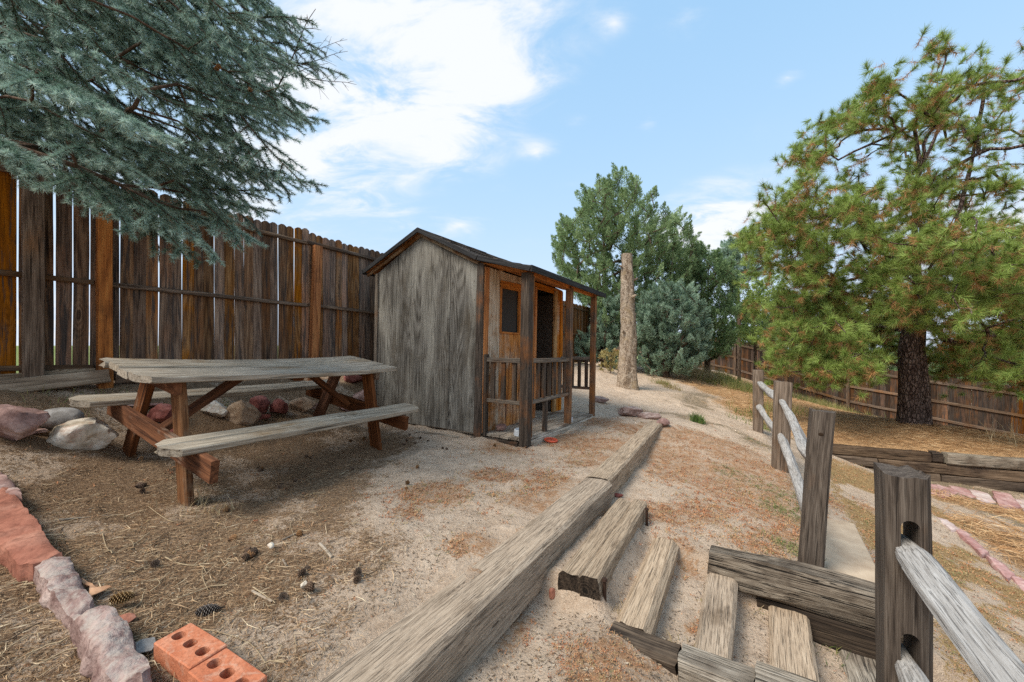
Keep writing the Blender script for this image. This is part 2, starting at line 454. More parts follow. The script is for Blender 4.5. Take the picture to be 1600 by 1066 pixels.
for (n_, u_, z_) in ((-1.5, .38, -.98), (-2.4, .36, -.93), (-3.0, .38, -.86), (-3.6, .33, -.72), (-4.0, .4, -.6), (-1.5, -.6, -1.0), (-3, -.6, -.9), (-4, -.6, -.62),
                     (-3, 1.0, -1.0), (-3.9, .95, -.80), (-4.3, 1.2, -.64), (-2.9, 2.5, -.98), (-3.9, 2.4, -.83), (-4.35, 2.4, -.72), (-4.3, 1.8, -.69), (-4.6, 1.8, -.50), (-4.65, 2.6, -.5), (-4.35, 3.4, -.84), (-4.7, 3.9, -.62),
                     (-2.45, 3.35, -.965), (-4.15, 3.3, -.90), (-1.95, 3.2, -1.035), (-1.9, 4.2, -1.03), (-1.85, 5.24, -1.015), (-1.6, 3.2, -1.03), (-1.6, 4.4, -1.02), (-2.2, 1.6, -1.0), (-1.2, .6, -.995), (-1.2, 1.5, -1.0), (-1.2, 2.6, -1.0), (-1.25, 3.6, -1.0), (-1.3, 4.6, -1.0), (-1.25, 5.4, -1.0),
                     (-.6, 2, -1.02), (-.6, 4, -1.02), (-1.8, 2.4, -.99), (-4.2, 5.2, -.8), (-3, 6, -.9), (-3.2, 4.5, -.95), (.3, 3, -1.1), (.3, .5, -1.1), (1.5, 3, -1.3)):
    upper.append((*nu(n_, u_), z_))
lowc = list(shared)+[(1.75, 5.05, -1.01), (2.1, 5.1, -1.03), (2.3, 4.5, -1.11)]
for (n_, u_, z_) in ((-.9, .5, -1.17), (-.8, 1.15, -1.19), (-.76, 1.56, -1.25), (-.5, 1.5, -1.17), (-.4, 1.35, -1.165), (-.5, .8, -1.17), (-.95, 2.8, -1.15), (-.95, 3.6, -1.14), (-.95, 4.4, -1.1), (-1.1, 5.5, -1.0), (-.4, 2.9, -1.19), (.0, 2.8, -1.24), (.3, 2.8, -1.29), (.25, 4.9, -1.3), (.06, 6.85, -1.28),
                     (.36, 1.6, -1.36), (.0, .6, -1.3), (.5, .4, -1.45), (-.3, 3.9, -1.22), (-.4, 5.4, -1.14), (1.2, 1.6, -1.66), (1.0, 3.0, -1.50), (1.3, 4.3, -1.62), (2.2, 2.4, -1.92), (1.0, 6, -1.55), (.8, 7.2, -1.50),
                     (-1.4, 1, -1.15), (-1.4, 3, -1.15), (2.6, .8, -2.0), (-2, 4, -1.1)):
    lowc.append((*nu(n_, u_), z_))
lowc += [(7.15, 5.42, -2.05), (5.24, 6.17, -1.93), (8, 3.5, -2.25), (10, 4, -2.5), (6, 4.4, -1.95), (6.2, 7, -1.95), (8, 7, -2.1), (15.3, 11.6, -3.06), (13, 15, -2.6), (4.7, 6.6, -1.6), (4.4, 7.4, -1.4)]
mulc = list(shared)+[(5.24, 6.3, -1.60), (7.15, 5.6, -1.575), (9.5, 4.8, -1.6), (7.57, 7.3, -1.49), (6.3, 6.8, -1.50), (9.2, 7, -1.66), (12, 9, -2.35), (15.3, 11.6, -3.06), (13, 15, -2.6), (9.5, 12, -1.95), (7.5, 10, -1.6), (5.5, 8.5, -1.38), (4.6, 7.0, -1.42), (3.76, 5.74, -1.28), (11, 13.5, -2.2), (18, 9, -3.4)]
fU, fL, fM = tps_fit(upper), tps_fit(lowc), tps_fit(mulc)
WALL = [(4.75, 6.42), (5.24, 6.17), (7.15, 5.42), (9.6, 4.5)]
def wall_side(x, y):
    """signed distance across the retaining wall, + on the mulch side"""
    best = np.full(x.shape, 1e9); sg = np.zeros(x.shape)
    pts = [(3.0, 7.31)]+WALL[1:3]+[(14, 2.75)]
    for (a, b) in zip(pts[:-1], pts[1:]):
        dx, dy = b[0]-a[0], b[1]-a[1]; L2 = dx*dx+dy*dy
        t = np.clip(((x-a[0])*dx+(y-a[1])*dy)/L2, 0, 1)
        d = np.hypot(x-a[0]-t*dx, y-a[1]-t*dy); s = np.sign(dx*(y-a[1])-dy*(x-a[0]))
        m = d < best; best = np.where(m, d, best); sg = np.where(m, s, sg)
    return best*sg
def stairs_z(n):
    return np.interp(n, [-1.0, -.88, -.60, -.56, -.40, -.36, -.10, -.06, .18, .22, .46, .52, .8], [-1.13, -1.115, -1.125, -1.225, -1.225, -1.305, -1.32, -1.40, -1.42, -1.50, -1.53, -1.60, -1.64])
def height(x, y):
    x = np.asarray(x, float); y = np.asarray(y, float)
    n, u = to_nu(x, y)
    up, lo, mu = tps_eval(fU, x, y), tps_eval(fL, x, y), tps_eval(fM, x, y)
    wl = wall_side(x, y)
    k = sstep(-.01, .09, wl)*sstep(3.4, 4.6, x)
    lo = lo*(1-k)+mu*k
    # steps cut between the two cross ties
    ks = sstep(1.66, 1.74, u)*(1-sstep(2.46, 2.52, u))*sstep(-.92, -.87, n)*(1-sstep(.62, .95, n))
    lo = lo*(1-ks)+stairs_z(n)*ks
    e = sstep(-1.01, -.93, n+.035*np.maximum(0, u-2.9))
    z = up*(1-e)+lo*e
    r = np.hypot(x, y); far = sstep(28, 60, r)
    z = z*(1-far)+(-1.0-.02*np.clip(x, -40, 120))*far
    near = 1-sstep(14, 30, r)
    z = z+near*((fbm(x*1.3, y*1.3, 3, 3)-.5)*.05+(fbm(x*6, y*6, 5, 3)-.5)*.045+(fbm(x*22, y*22, 8, 2)-.5)*.010)
    return z
def hz(x, y): return float(height(np.array([x]), np.array([y]))[0])
def ground_hit(px, py, dz=0.0):
    """where the sight line through (px,py) meets the ground"""
    Ys = np.concatenate([np.linspace(.6, 8, 800), np.linspace(8, 40, 600)])
    X = (px-800)/F*Ys; Z = (HY-py)/F*Ys
    d = Z-height(X, Ys)-dz
    i = np.argmax(d < 0) if (d < 0).any() else len(d)-1
    i = max(i, 1); t = d[i-1]/(d[i-1]-d[i]+1e-9)
    Y = Ys[i-1]+(Ys[i]-Ys[i-1])*t
    return Vector(((px-800)/F*Y, Y, (HY-py)/F*Y))

# cover masks
def m_litter(x, y):
    n, u = to_nu(x, y)
    nb = -1.0-.72*np.clip(u, -1, 6)
    k = sstep(.55, -.5, n-nb+(fbm(x*1.6, y*1.6, 21)-.5)*1.6)
    k = k*(.45+.55*sstep(.32, .52, fbm(x*3.1, y*3.1, 23)))
    return k*(1-sstep(5.5, 8, u))
def spot(x, y, cx_, cy_, r, s, amp=1.0):
    d = np.hypot(x-cx_, y-cy_)/r
    return amp*sstep(1.15, .35, d+(fbm(x*2.6, y*2.6, s)-.5)*1.3)
REDS = [(900, 690, .55), (960, 690, .45), (860, 760, .3), (830, 790, .25), (820, 850, .16), (1080, 730, .55), (1150, 760, .6), (1100, 690, .35), (1210, 800, .45), (1230, 850, .3), (950, 1035, .17), (1060, 850, .2),
        (930, 660, .3), (1000, 670, .4), (1180, 850, .25), (780, 700, .3), (690, 770, .25), (760, 740, .25), (920, 720, .3), (980, 640, .3), (1130, 700, .5), (1060, 680, .4), (1200, 740, .4), (1110, 800, .3), (1040, 800, .2), (640, 800, .15), (780, 960, .12), (1110, 985, .1), (1340, 800, .35), (720, 850, .15)]
_rc = None
def m_red(x, y):
    global _rc
    if _rc is None: _rc = [(ground_hit(a, b), r) for a, b, r in REDS]
    k = np.zeros(np.shape(x))
    for i, (p, r) in enumerate(_rc): k = np.maximum(k, spot(x, y, p.x, p.y, r*1.3, 40+i, .80))
    return k
def m_tan(x, y):       # tan ground cover on the lower slope, right of the rail fence
    n, u = to_nu(x, y)
    return sstep(.55, .8, n)*(1-sstep(-.6, -.2, wall_side(x, y)))*(1-sstep(6, 7.5, u))*sstep(.40, .55, fbm(x*1.4, y*1.4, 61))
def m_straw(x, y):
    n, u = to_nu(x, y)
    k = sstep(-.05, .1, wall_side(x, y)+(fbm(x*1.5, y*1.5, 71)-.5)*.8*sstep(7.5, 6, x)*0)*sstep(4.0, 5.2, x+(fbm(x, y, 72)-.5)*1.5)
    path = sstep(1.5, 1.9, n)*sstep(-.2, -.6, wall_side(x, y))*sstep(.42, .6, fbm(x*1.2, y*1.2, 73))
    return np.maximum(k, path*.8)*(1-sstep(18, 24, np.hypot(x, y)))
def m_dry(x, y):       # thin grey dead growth on the far slope
    n, u = to_nu(x, y)
    return sstep(5.0, 6.2, u)*sstep(-2.2, -.6, n)*(1-m_straw(x, y))*sstep(.36, .62, fbm(x*1.1, y*1.1, 81))
# ------------------------------------------------------------------ ground sheet
def axis_coords(lo, hi, fine, grow, far):
    a = list(np.arange(lo, hi+1e-6, fine)); st = fine
    while a[-1] < far: st *= grow; a.append(a[-1]+st)
    st = fine; b = []
    x = lo
    while x > -far: st *= grow; x -= st; b.append(x)
    return np.array(b[::-1]+a)
def fine_mid(lo, mid, hi, f1, f2, grow, far):
    a = axis_coords(lo, mid, f1, grow, far); left = a[a <= mid+1e-6]
    r = list(np.arange(left[-1]+f2, hi, f2)); st = f2
    while r[-1] < far: st *= grow; r.append(r[-1]+st)
    return np.concatenate([left, r])
an = fine_mid(-5.2, 1.2, 4.6, .027, .05, 1.075, 320)
au = fine_mid(.0, 5.3, 9.6, .029, .05, 1.06, 320)
GN, GU = np.meshgrid(an, au)
GX, GY = nu(GN, GU)
GZ = height(GX, GY)
gi = np.arange(GX.size).reshape(GX.shape)
gf = np.stack([gi[:-1, :-1], gi[:-1, 1:], gi[1:, 1:], gi[1:, :-1]], -1).reshape(-1, 4)
gx, gy = GX.ravel(), GY.ravel()
G = NT('sandy_ground')
v = G.coord()
lit, red, tan, straw, dry = (G.attr(a) for a in ('litter', 'red', 'tan', 'straw', 'dry'))
nb_ = G.noise(v, 2.3, 6, .65); nm_ = G.noise(v, 14, 7, .7); nf_ = G.noise(v, 75, 5, .7); nff = G.noise(v, 260, 3, .7)
sand = G.ramp(G.math('ADD', G.math('MULTIPLY', nm_, .6), G.math('MULTIPLY', nf_, .4)), [(.3, (.33, .235, .165)), (.5, (.56, .435, .325)), (.7, (.69, .565, .44))])
sand = G.mix(G.math('MULTIPLY', G.ramp(nff, [(.30, 1.0), (.42, 0.0)]), .65), sand, (.12, .085, .06))
sand = G.mix(G.math('MULTIPLY', G.ramp(nb_, [(.5, 0.0), (.72, 1.0)]), .45), sand, (.31, .22, .15))
def zone(mask, c0, c1, c2, base, lo=.36, hi=.56, tex=None):
    t = G.math('ADD', mask, G.math('MULTIPLY', G.math('SUBTRACT', nm_, .5), 2.4))
    t = G.math('ADD', t, G.math('MULTIPLY', G.math('SUBTRACT', nf_, .5), 2.6))
    k = G.ramp(t, [(lo, 0.0), (hi, 1.0)])
    c = G.ramp(tex if tex is not None else nf_, [(.32, c0), (.5, c1), (.66, c2)])
    k = G.math('MULTIPLY', k, G.math('MINIMUM', G.math('MULTIPLY', mask, 4.0), 1.0))
    return G.mix(k, base, c)
fib = G.noise(G.mapping(v, (1, 1, 1)), 60, 6, .75, 2.5)
col = zone(lit, (.075, .046, .028), (.245, .158, .096), (.44, .325, .215), sand, .36, .60, fib)
col = zone(dry, (.13, .10, .065), (.25, .19, .125), (.36, .29, .2), col, .48, .70)
col = zone(red, (.24, .115, .06), (.36, .205, .115), (.46, .31, .19), col, .50, .85)
col = zone(tan, (.20, .10, .045), (.34, .22, .10), (.42, .30, .15), col, .30, .60)
fld = G.attr('field')
col = G.mix(G.math('MULTIPLY', fld, .85), col, G.ramp(nm_, [(.35, (.09, .15, .035)), (.65, (.24, .30, .10))]))
col = zone(straw, (.20, .10, .045), (.44, .265, .13), (.58, .40, .225), col, .22, .45, fib)
gh = G.math('ADD', G.math('ADD', G.math('MULTIPLY', nm_, 1.0), G.math('MULTIPLY', nf_, .5)), G.math('MULTIPLY', fib, .25))
gmat = G.done(col, .95, G.bump(gh, 1.0, .03), .1)
me = mesh_np('ground', np.stack([gx, gy, GZ.ravel()], 1), gf[:, [0, 1, 2, 3]], {'litter': m_litter(gx, gy), 'red': m_red(gx, gy), 'tan': m_tan(gx, gy), 'straw': m_straw(gx, gy), 'dry': m_dry(gx, gy), 'field': sstep(-5.05, -5.4, to_nu(gx, gy)[0])}, smooth=True)
tag(obj('ground', me, gmat), 'sandy yard with needle litter and dry ground cover', kind='structure')

# ------------------------------------------------------------------ loose cover on the ground (nobody could count it)
def visible_pts(n, ylo, yhi, xpad=60, seed=1, power=2.0):
    """random ground points inside the view, evenly spread over the picture in depth"""
    rg = np.random.default_rng(seed)
    Y = (ylo**(1-power)+rg.random(n)*(yhi**(1-power)-ylo**(1-power)))**(1/(1-power)) if power != 1 else ylo*(yhi/ylo)**rg.random(n)
    px = rg.uniform(-xpad, 1600+xpad, n)
    return (px-800)/F*Y, Y
def needles(name, x, y, length, width, tint, lift, seed, bend=.25, flat=.12):
    """one thin bent blade lying on the ground at each point (two triangles)"""
    rg = np.random.default_rng(seed); n = len(x)
    z = height(x, y)
    a = rg.uniform(0, 2*np.pi, n); L = length*rg.uniform(.5, 1.4, n); p = rg.normal(0, flat, n)
    d = np.stack([np.cos(a)*np.cos(p), np.sin(a)*np.cos(p), np.sin(p)], 1)
    s_ = np.stack([-np.sin(a), np.cos(a), rg.normal(0, .3, n)], 1)
    c = np.stack([x, y, z+lift*rg.uniform(.2, 1.3, n)], 1)
    b = s_*(L*bend*rg.normal(0, .5, n))[:, None]
    wv = np.stack([-np.sin(a), np.cos(a), .6*np.ones(n)], 1)*(width/2)
    p0 = c-d*(L/2)[:, None]; p1 = c+b; p2 = c+d*(L/2)[:, None]
    V = np.stack([p0, p1+wv, p1-wv, p2], 1).reshape(-1, 3)
    i = np.arange(n)*4
    Fc = np.concatenate([np.stack([i, i+1, i+2], 1), np.stack([i+1, i+3, i+2], 1)])
    return mesh_np(name, V, Fc, np.repeat(tint, 4))
lm = tintmat('dry_needle', [(0, (.06, .034, .02)), (.35, (.24, .138, .07)), (.7, (.42, .29, .17)), (1, (.58, .48, .33))], .7)
x, y = visible_pts(240000, .75, 6.5, seed=3, power=1.6)
k = RNG.random(len(x)) < np.clip(m_litter(x, y)*1.0+.035, 0, 1)*(y < 5.5)
x, y = x[k], y[k]
n_, u_ = to_nu(x, y); k = ~((n_ > -1.12) & (u_ < 5)); x, y = x[k], y[k]
me = needles('needle_litter', x, y, .034, .0016, np.clip(RNG.beta(1.6, 2.2, len(x)), 0, 1), .007, 4)
tag(obj('needle_litter', me, lm), 'brown fallen needles matted over the ground round the picnic table', kind='stuff')
x, y = visible_pts(5200, .75, 4.5, seed=5, power=1.6)
k = RNG.random(len(x)) < np.clip(m_litter(x, y)*1.0+.02, 0, 1); x, y = x[k], y[k]
n_, u_ = to_nu(x, y); k = ~((n_ > -1.12) & (u_ < 5)); x, y = x[k], y[k]
me = needles('dry_straw', x, y, .10, .0026, np.clip(RNG.normal(.68, .22, len(x)), 0, 1), .012, 6, .35)
tag(obj('dry_straw', me, lm), 'pale long straws strewn among the brown needles', kind='stuff')
# long pine straw on the bank behind the timber wall
sm = tintmat('pine_straw', [(0, (.15, .072, .03)), (.4, (.38, .21, .095)), (.75, (.54, .35, .18)), (1, (.68, .52, .32))], .7)
x, y = visible_pts(150000, 2.5, 17, seed=7, power=.6)
k = (RNG.random(len(x)) < m_straw(x, y)); x, y = x[k], y[k]
me = needles('pine_straw', x, y, .19, .005, np.clip(RNG.beta(2, 2, len(x)), 0, 1), .03, 8, .3, .16)
tag(obj('pine_straw', me, sm), 'orange brown pine straw covering the bank behind the timber wall', kind='stuff')
# low dry ground cover: tiny leafy sprigs
def sprigs(name, x, y, size, tint, seed, k=7, up=.7):
    rg = np.random.default_rng(seed); n = len(x); z = height(x, y)
    base = np.repeat(np.stack([x, y, z-.002], 1), k, 0)
    N = n*k; sz = np.repeat(size*np.clip(y/2.6, .40, 1.0)*rg.uniform(.5, 1.5, n), k)
    off = rg.normal(0, 1, (N, 3))*np.array([1, 1, .0])*sz[:, None]*.8
    off[:, 2] = np.abs(rg.normal(0, 1, N))*sz*up*.6
    a = rg.uniform(0, 2*np.pi, N); e = rg.uniform(.0, 1.2, N)
    d = np.stack([np.cos(a)*np.cos(e), np.sin(a)*np.cos(e), np.sin(e)], 1)*sz[:, None]*.9
    s_ = np.stack([-np.sin(a), np.cos(a), rg.normal(0, .4, N)], 1)*sz[:, None]*.22
    p = base+off
    V = np.stack([p-s_, p+s_, p+d], 1).reshape(-1, 3)
    t = np.clip(np.repeat(tint, k)+rg.normal(0, .10, N), 0, 1)
    return mesh_np(name, V, np.arange(N*3).reshape(-1, 3), np.repeat(t, 3))
gm = tintmat('ground_cover_leaf', [(0, (.13, .15, .055)), (.14, (.23, .21, .09)), (.32, (.42, .29, .155)), (.52, (.43, .215, .105)), (.78, (.35, .13, .06)), (1, (.20, .065, .035))], .75)
x, y = visible_pts(130000, .95, 7.0, seed=9, power=1.5)
mr_ = m_red(x, y); mt = m_tan(x, y)*.8
g = fbm(x*2.2, y*2.2, 91)
gr = np.zeros(len(x))
for (a, b, r) in ((1220, 770, .25), (1250, 860, .22), (1180, 890, .2), (1180, 690, .22), (1150, 740, .2), (1000, 640, .1), (1120, 950, .12), (1235, 800, .2)):
    p = ground_hit(a, b); gr = np.maximum(gr, spot(x, y, p.x, p.y, r, 130))
g2 = fbm(x*9, y*9, 93)
k = RNG.random(len(x)) < np.clip(np.maximum(np.maximum(mr_*.72*sstep(.34, .6, g*.5+g2*.5+.04), mt*.55*sstep(.3, .6, g2+.05)), gr*.7)+.016, 0, 1)
n_, u_ = to_nu(x, y)
k &= ~((n_ > -1.17) & (n_ < -.85) & (u_ < 5.2))                          # not on the edging timber
k &= ~((n_ < -1.92) & (n_ > -2.55) & (u_ > 3.2) & (u_ < 5.3))
k &= ~((n_ > -.97) & (n_ < .7) & (u_ > 1.5) & (u_ < 2.62) & (RNG.random(len(x)) < .6))
x, y, mt, gr = x[k], y[k], mt[k], gr[k]
t = np.clip(.52+.25*RNG.normal(0, 1, len(x))*.6+(fbm(x*3, y*3, 95)-.5)*.5-mt*.25-gr*.5, 0, 1)
tag(obj('ground_cover', sprigs('ground_cover', x, y, .0115, t, 10, 9), gm), 'low rusty red and tan ground cover creeping over the sand', kind='stuff')
# fine dark bits and grit on the sand
x, y = visible_pts(90000, .8, 9, seed=12, power=1.5)
n_, u_ = to_nu(x, y)
k = (RNG.random(len(x)) < .15+.8*sstep(.45, .65, fbm(x*1.8, y*1.8, 97))*(.35+.65*m_dry(x, y))) & ~((n_ > -1.17) & (n_ < -.85) & (u_ < 5.2)) & ~((n_ < -1.92) & (n_ > -4.3) & (u_ > 3.2) & (u_ < 5.3))
x, y = x[k], y[k]
dm = tintmat('grit', [(0, (.05, .032, .02)), (.5, (.13, .09, .06)), (.8, (.30, .23, .15)), (1, (.5, .43, .33))], .8)
tag(obj('grit', needles('grit', x, y, .017, .0035, RNG.random(len(x))**1.4, .005, 13, .4), dm), 'dark crumbs and small stalks scattered on the sand', kind='stuff')
# thin dead growth on the far slope
def blades(name, x, y, hgt, width, tint, seed, lean=.5, k=1):
    rg = np.random.default_rng(seed)
    if k > 1:
        x = np.repeat(x, k)+rg.normal(0, .035, len(x)*k); y = np.repeat(y, k)+rg.normal(0, .035, len(y)*k); tint = np.repeat(tint, k); hgt = np.repeat(hgt, k) if hasattr(hgt, '__len__') else hgt
    n = len(x); z = height(x, y)
    h = hgt*rg.uniform(.4, 1.3, n); a = rg.uniform(0, 2*np.pi, n); le = np.abs(rg.normal(0, lean, n))
    d = np.stack([np.cos(a)*np.sin(le), np.sin(a)*np.sin(le), np.cos(le)], 1); d2 = d+np.stack([np.cos(a), np.sin(a), -np.ones(n)*.5], 1)*.35
    sd_ = rg.uniform(0, np.pi, n); s_ = np.stack([np.cos(sd_), np.sin(sd_), np.zeros(n)], 1)*width/2
    b = np.stack([x, y, z-.005], 1); m = b+d*(h*.55)[:, None]; t = m+d2/np.linalg.norm(d2, axis=1)[:, None]*(h*.5)[:, None]
    V = np.stack([b-s_, b+s_, m-s_*.8, m+s_*.8, t], 1).reshape(-1, 3); i = np.arange(n)*5
    Fc = np.concatenate([np.stack([i, i+1, i+3], 1), np.stack([i, i+3, i+2], 1), np.stack([i+2, i+3, i+4], 1)])
    return mesh_np(name, V, Fc, np.repeat(np.clip(tint+rg.normal(0, .08, n), 0, 1), 5))
grm = tintmat('grass_blade', [(0, (.05, .10, .025)), (.25, (.13, .19, .05)), (.45, (.28, .27, .09)), (.65, (.40, .30, .15)), (1, (.50, .41, .26))], .7, .2, .2)
x, y = visible_pts(26000, 4.0, 14, seed=15, power=.9)
k = RNG.random(len(x)) < m_dry(x, y)*.55; x, y = x[k], y[k]
tag(obj('dead_growth', blades('dead_growth', x, y, .05, .004, np.clip(RNG.normal(.75, .16, len(x)), 0, 1), 16, .9), grm), 'thin dead stalks on the sandy slope beside the split rail fence', kind='stuff')
# tall dry grass along the foot of the back fence, greener in places
pts = []
def grass_patch(px, py, rx, ry, n, h, t, tv=.12):
    c = ground_hit(px, py)
    pts.append((c.x+RNG.normal(0, rx, n), c.y+RNG.normal(0, ry, n), np.full(n, h), np.clip(RNG.normal(t, tv, n), 0, 1)))
for a in ((1080, 585, .35, .5, 260, .5, .72), (1095, 592, .25, .3, 160, .4, .8), (1125, 592, .3, .4, 160, .42, .4), (1140, 598, .3, .4, 260, .30, .34), (1165, 610, .4, .4, 380, .24, .36), (1120, 600, .3, .3, 140, .25, .5),
          (1275, 632, .5, .5, 520, .24, .42), (1310, 638, .6, .5, 320, .26, .5), (1350, 645, .5, .4, 30, .42, .85), (1395, 648, .5, .4, 16, .4, .9), (1335, 640, .4, .3, 30, .45, .9), (1530, 690, .4, .3, 8, .4, .9),
          (1225, 640, .3, .3, 160, .2, .5), (1180, 650, .25, .25, 130, .09, .2), (1195, 665, .2, .2, 90, .08, .25), (1205, 670, .1, .1, 80, .12, .6), (1090, 660, .035, .035, 90, .13, .14), (1210, 645, .2, .2, 70, .15, .3), (1035, 600, .12, .12, 90, .14, .55), (1050, 608, .1, .1, 60, .12, .62)):
    grass_patch(*a)
gxx = np.concatenate([p[0] for p in pts]); gyy = np.concatenate([p[1] for p in pts]); ghh = np.concatenate([p[2] for p in pts]); gtt = np.concatenate([p[3] for p in pts])
tag(obj('dry_grass', blades('dry_grass', gxx, gyy, ghh, .008, gtt, 17, .35, 3), grm), 'dry and yellow green grass tufts along the foot of the back fence', kind='stuff')
# weeds at the table foot, the steps and under the spruce
pts = []
for a in ((305, 785, .05, .03, 40, .16, .9), (330, 800, .10, .06, 50, .10, .95), (560, 632, .08, .08, 50, .1, .3), (340, 632, .1, .05, 40, .1, .35), (85, 628, .2, .1, 60, .07, .3), (200, 628, .2, .1, 50, .07, .35), (1290, 1020, .05, .05, 40, .05, .1), (1060, 1010, .04, .04, 40, .05, .7), (970, 955, .03, .03, 20, .05, .8),
          (440, 660, .2, .1, 60, .05, .5), (1460, 770, .2, .15, 60, .09, .25), (1225, 790, .15, .15, 120, .05, .2), (1255, 870, .12, .12, 120, .04, .2)):
    grass_patch(*a)
gxx = np.concatenate([p[0] for p in pts]); gyy = np.concatenate([p[1] for p in pts]); ghh = np.concatenate([p[2] for p in pts]); gtt = np.concatenate([p[3] for p in pts])
tag(obj('weeds', blades('weeds', gxx, gyy, ghh, .0035, gtt, 18, .5, 1), grm), 'thin weeds and grass wisps growing by the table leg and the steps', kind='stuff')
# ------------------------------------------------------------------ timber materials
W_table = wood('grey_bench_wood', (.14, .11, .08), (.36, .305, .235), (.55, .49, .40), (.30, .20, .11), .25, 3, .10, .6, cath=.25, cracks=1.0)
W_stain = wood('red_stained_wood', (.03, .011, .005), (.125, .045, .017), (.24, .095, .036), (.40, .33, .25), .10, 3, .18, .4, cath=.3, cracks=.4)
W_stainl = wood('worn_stained_wood', (.045, .018, .008), (.16, .068, .026), (.30, .155, .072), (.40, .31, .21), .42, 3, .15, .5, cath=.3, cracks=.6)
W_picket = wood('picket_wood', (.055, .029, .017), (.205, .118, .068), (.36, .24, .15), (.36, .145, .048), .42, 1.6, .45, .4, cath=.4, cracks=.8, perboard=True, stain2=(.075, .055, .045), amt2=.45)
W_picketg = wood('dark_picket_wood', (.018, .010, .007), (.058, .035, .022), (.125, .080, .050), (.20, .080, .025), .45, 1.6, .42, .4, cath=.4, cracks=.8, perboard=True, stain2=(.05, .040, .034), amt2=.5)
W_post = wood('orange_post_wood', (.15, .046, .012), (.43, .15, .036), (.56, .25, .07), (.12, .044, .016), .2, 2, .12, .4, cath=.4, cracks=.5)
W_rail = wood('fence_rail_wood', (.045, .028, .018), (.14, .095, .065), (.27, .20, .145), (.25, .12, .045), .3, 2, .2, .5)
W_tie = wood('tie_wood', (.14, .10, .068), (.38, .29, .205), (.53, .43, .32), (.24, .17, .11), .22, 3, .12, 1.1, cath=.12, cracks=.75, sc_=1.9, knots=.2)
W_tieg = wood('grey_tie_wood', (.085, .068, .05), (.28, .235, .18), (.47, .42, .345), (.14, .105, .075), .3, 3, .12, 1.3, cath=.1, cracks=1.0, sc_=1.7)
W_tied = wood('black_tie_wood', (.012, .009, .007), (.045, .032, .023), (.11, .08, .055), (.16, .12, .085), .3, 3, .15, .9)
W_wall = wood('retaining_tie_wood', (.035, .022, .014), (.115, .078, .050), (.24, .175, .12), (.06, .04, .028), .4, 2, .25, 1.1, cath=.15, cracks=1.4)
W_rpost = wood('rail_post_wood', (.028, .020, .015), (.085, .065, .050), (.165, .135, .108), (.12, .07, .04), .2, 3, .16, .6, cath=.3, cracks=.9, sc_=1.6)
W_rposl = wood('grey_post_wood', (.06, .042, .030), (.18, .135, .10), (.31, .25, .20), (.16, .085, .04), .25, 3, .12, .6, cath=.3, cracks=1.1)
W_splitr = wood('silver_rail_wood', (.20, .182, .165), (.37, .352, .33), (.52, .505, .485), (.24, .195, .155), .2, 4, .06, .9, cath=.15, cracks=.8, sc_=1.8)
W_ply = wood('grey_plywood', (.055, .049, .041), (.165, .153, .135), (.29, .277, .25), (.125, .105, .08), .34, 2.2, .05, .6, axis=2, cath=.5, sc_=.85, stain2=(.36, .35, .31), amt2=.12, cracks=.8, rough=.9, cathn=34.0, blotch=(.40, .385, .34), bamt=.52, knots=.18)
W_porch = wood('peeling_stained_ply', (.16, .052, .013), (.56, .22, .05), (.70, .35, .105), (.60, .52, .41), .36, 2.2, .08, .6, axis=2, cath=.3, stain2=(.11, .035, .014), amt2=.35, cracks=.8)
W_beige = wood('bare_ply', (.34, .26, .18), (.56, .47, .36), (.74, .66, .55), (.38, .16, .045), .38, 4, .08, .6, axis=2, cath=.4, cracks=.9)
W_dark = wood('dark_weathered_trim', (.022, .016, .012), (.075, .056, .043), (.165, .132, .105), (.26, .10, .03), .24, 3, .2, .7, cath=.2, cracks=1.0)
W_darkl = wood('greyed_trim', (.055, .043, .034), (.16, .13, .102), (.29, .245, .195), (.26, .11, .035), .25, 3, .15, .7, cath=.2)
W_orange = wood('orange_stained_trim', (.15, .046, .010), (.46, .165, .034), (.60, .25, .065), (.18, .065, .022), .25, 3, .12, .5, cath=.25, cracks=.5)
W_tan = wood('tan_jamb', (.20, .10, .035), (.42, .25, .10), (.55, .37, .18), (.25, .11, .03), .3, 3, .1, .5, cath=.25)
W_deck = wood('deck_board', (.15, .12, .09), (.41, .345, .27), (.62, .55, .46), (.18, .12, .08), .35, 3, .15, .8, cath=.2)

# ------------------------------------------------------------------ tall picket fence on the left
fdir = Vector((.554, .833, 0)).normalized(); fl_s = math.hypot(.554, .833)
fnrm = Vector((fdir.y, -fdir.x, 0))                 # towards the yard
def fp(s, z, off=0.0):
    x, y = fl(s); return Vector((x, y, z))+fnrm*off
def midz(s): return .56-.022*s
fence = thing('picket_fence', 'tall weathered brown picket fence behind the picnic table and shed, running away to the junipers', 'fence', fp(2, flz(2)))
def picket(L, wdt, thk, seed, dog=.03):
    """dog-eared fence picket along X, top at +X"""
    me = timber('picket', L, wdt, thk, bev=.002, wob=.003, seed=seed, seg=.12, endn=.002, clip=((1, 1, dog), (1, -1, dog)))
    return me
pk = [picket(1.80, wd, .016, 900+i, .024) for i, wd in enumerate((.090, .092, .088, .094, .089, .091))]
rp = random.Random(5)
def put_picket(s, tilt, hj, k, mat=None, parent=fence):
    zb = midz(s)-.86+hj
    p0 = fp(s, zb, rp.uniform(-.004, .004)); p1 = p0+Vector((0, 0, 1.80))+fdir*tilt
    me = pk[k % 6]
    o = obj('picket', me, W_picket, parent, frame(p0, p1, fnrm))
    return o
s = -3.4; cnt = 0; rest = []
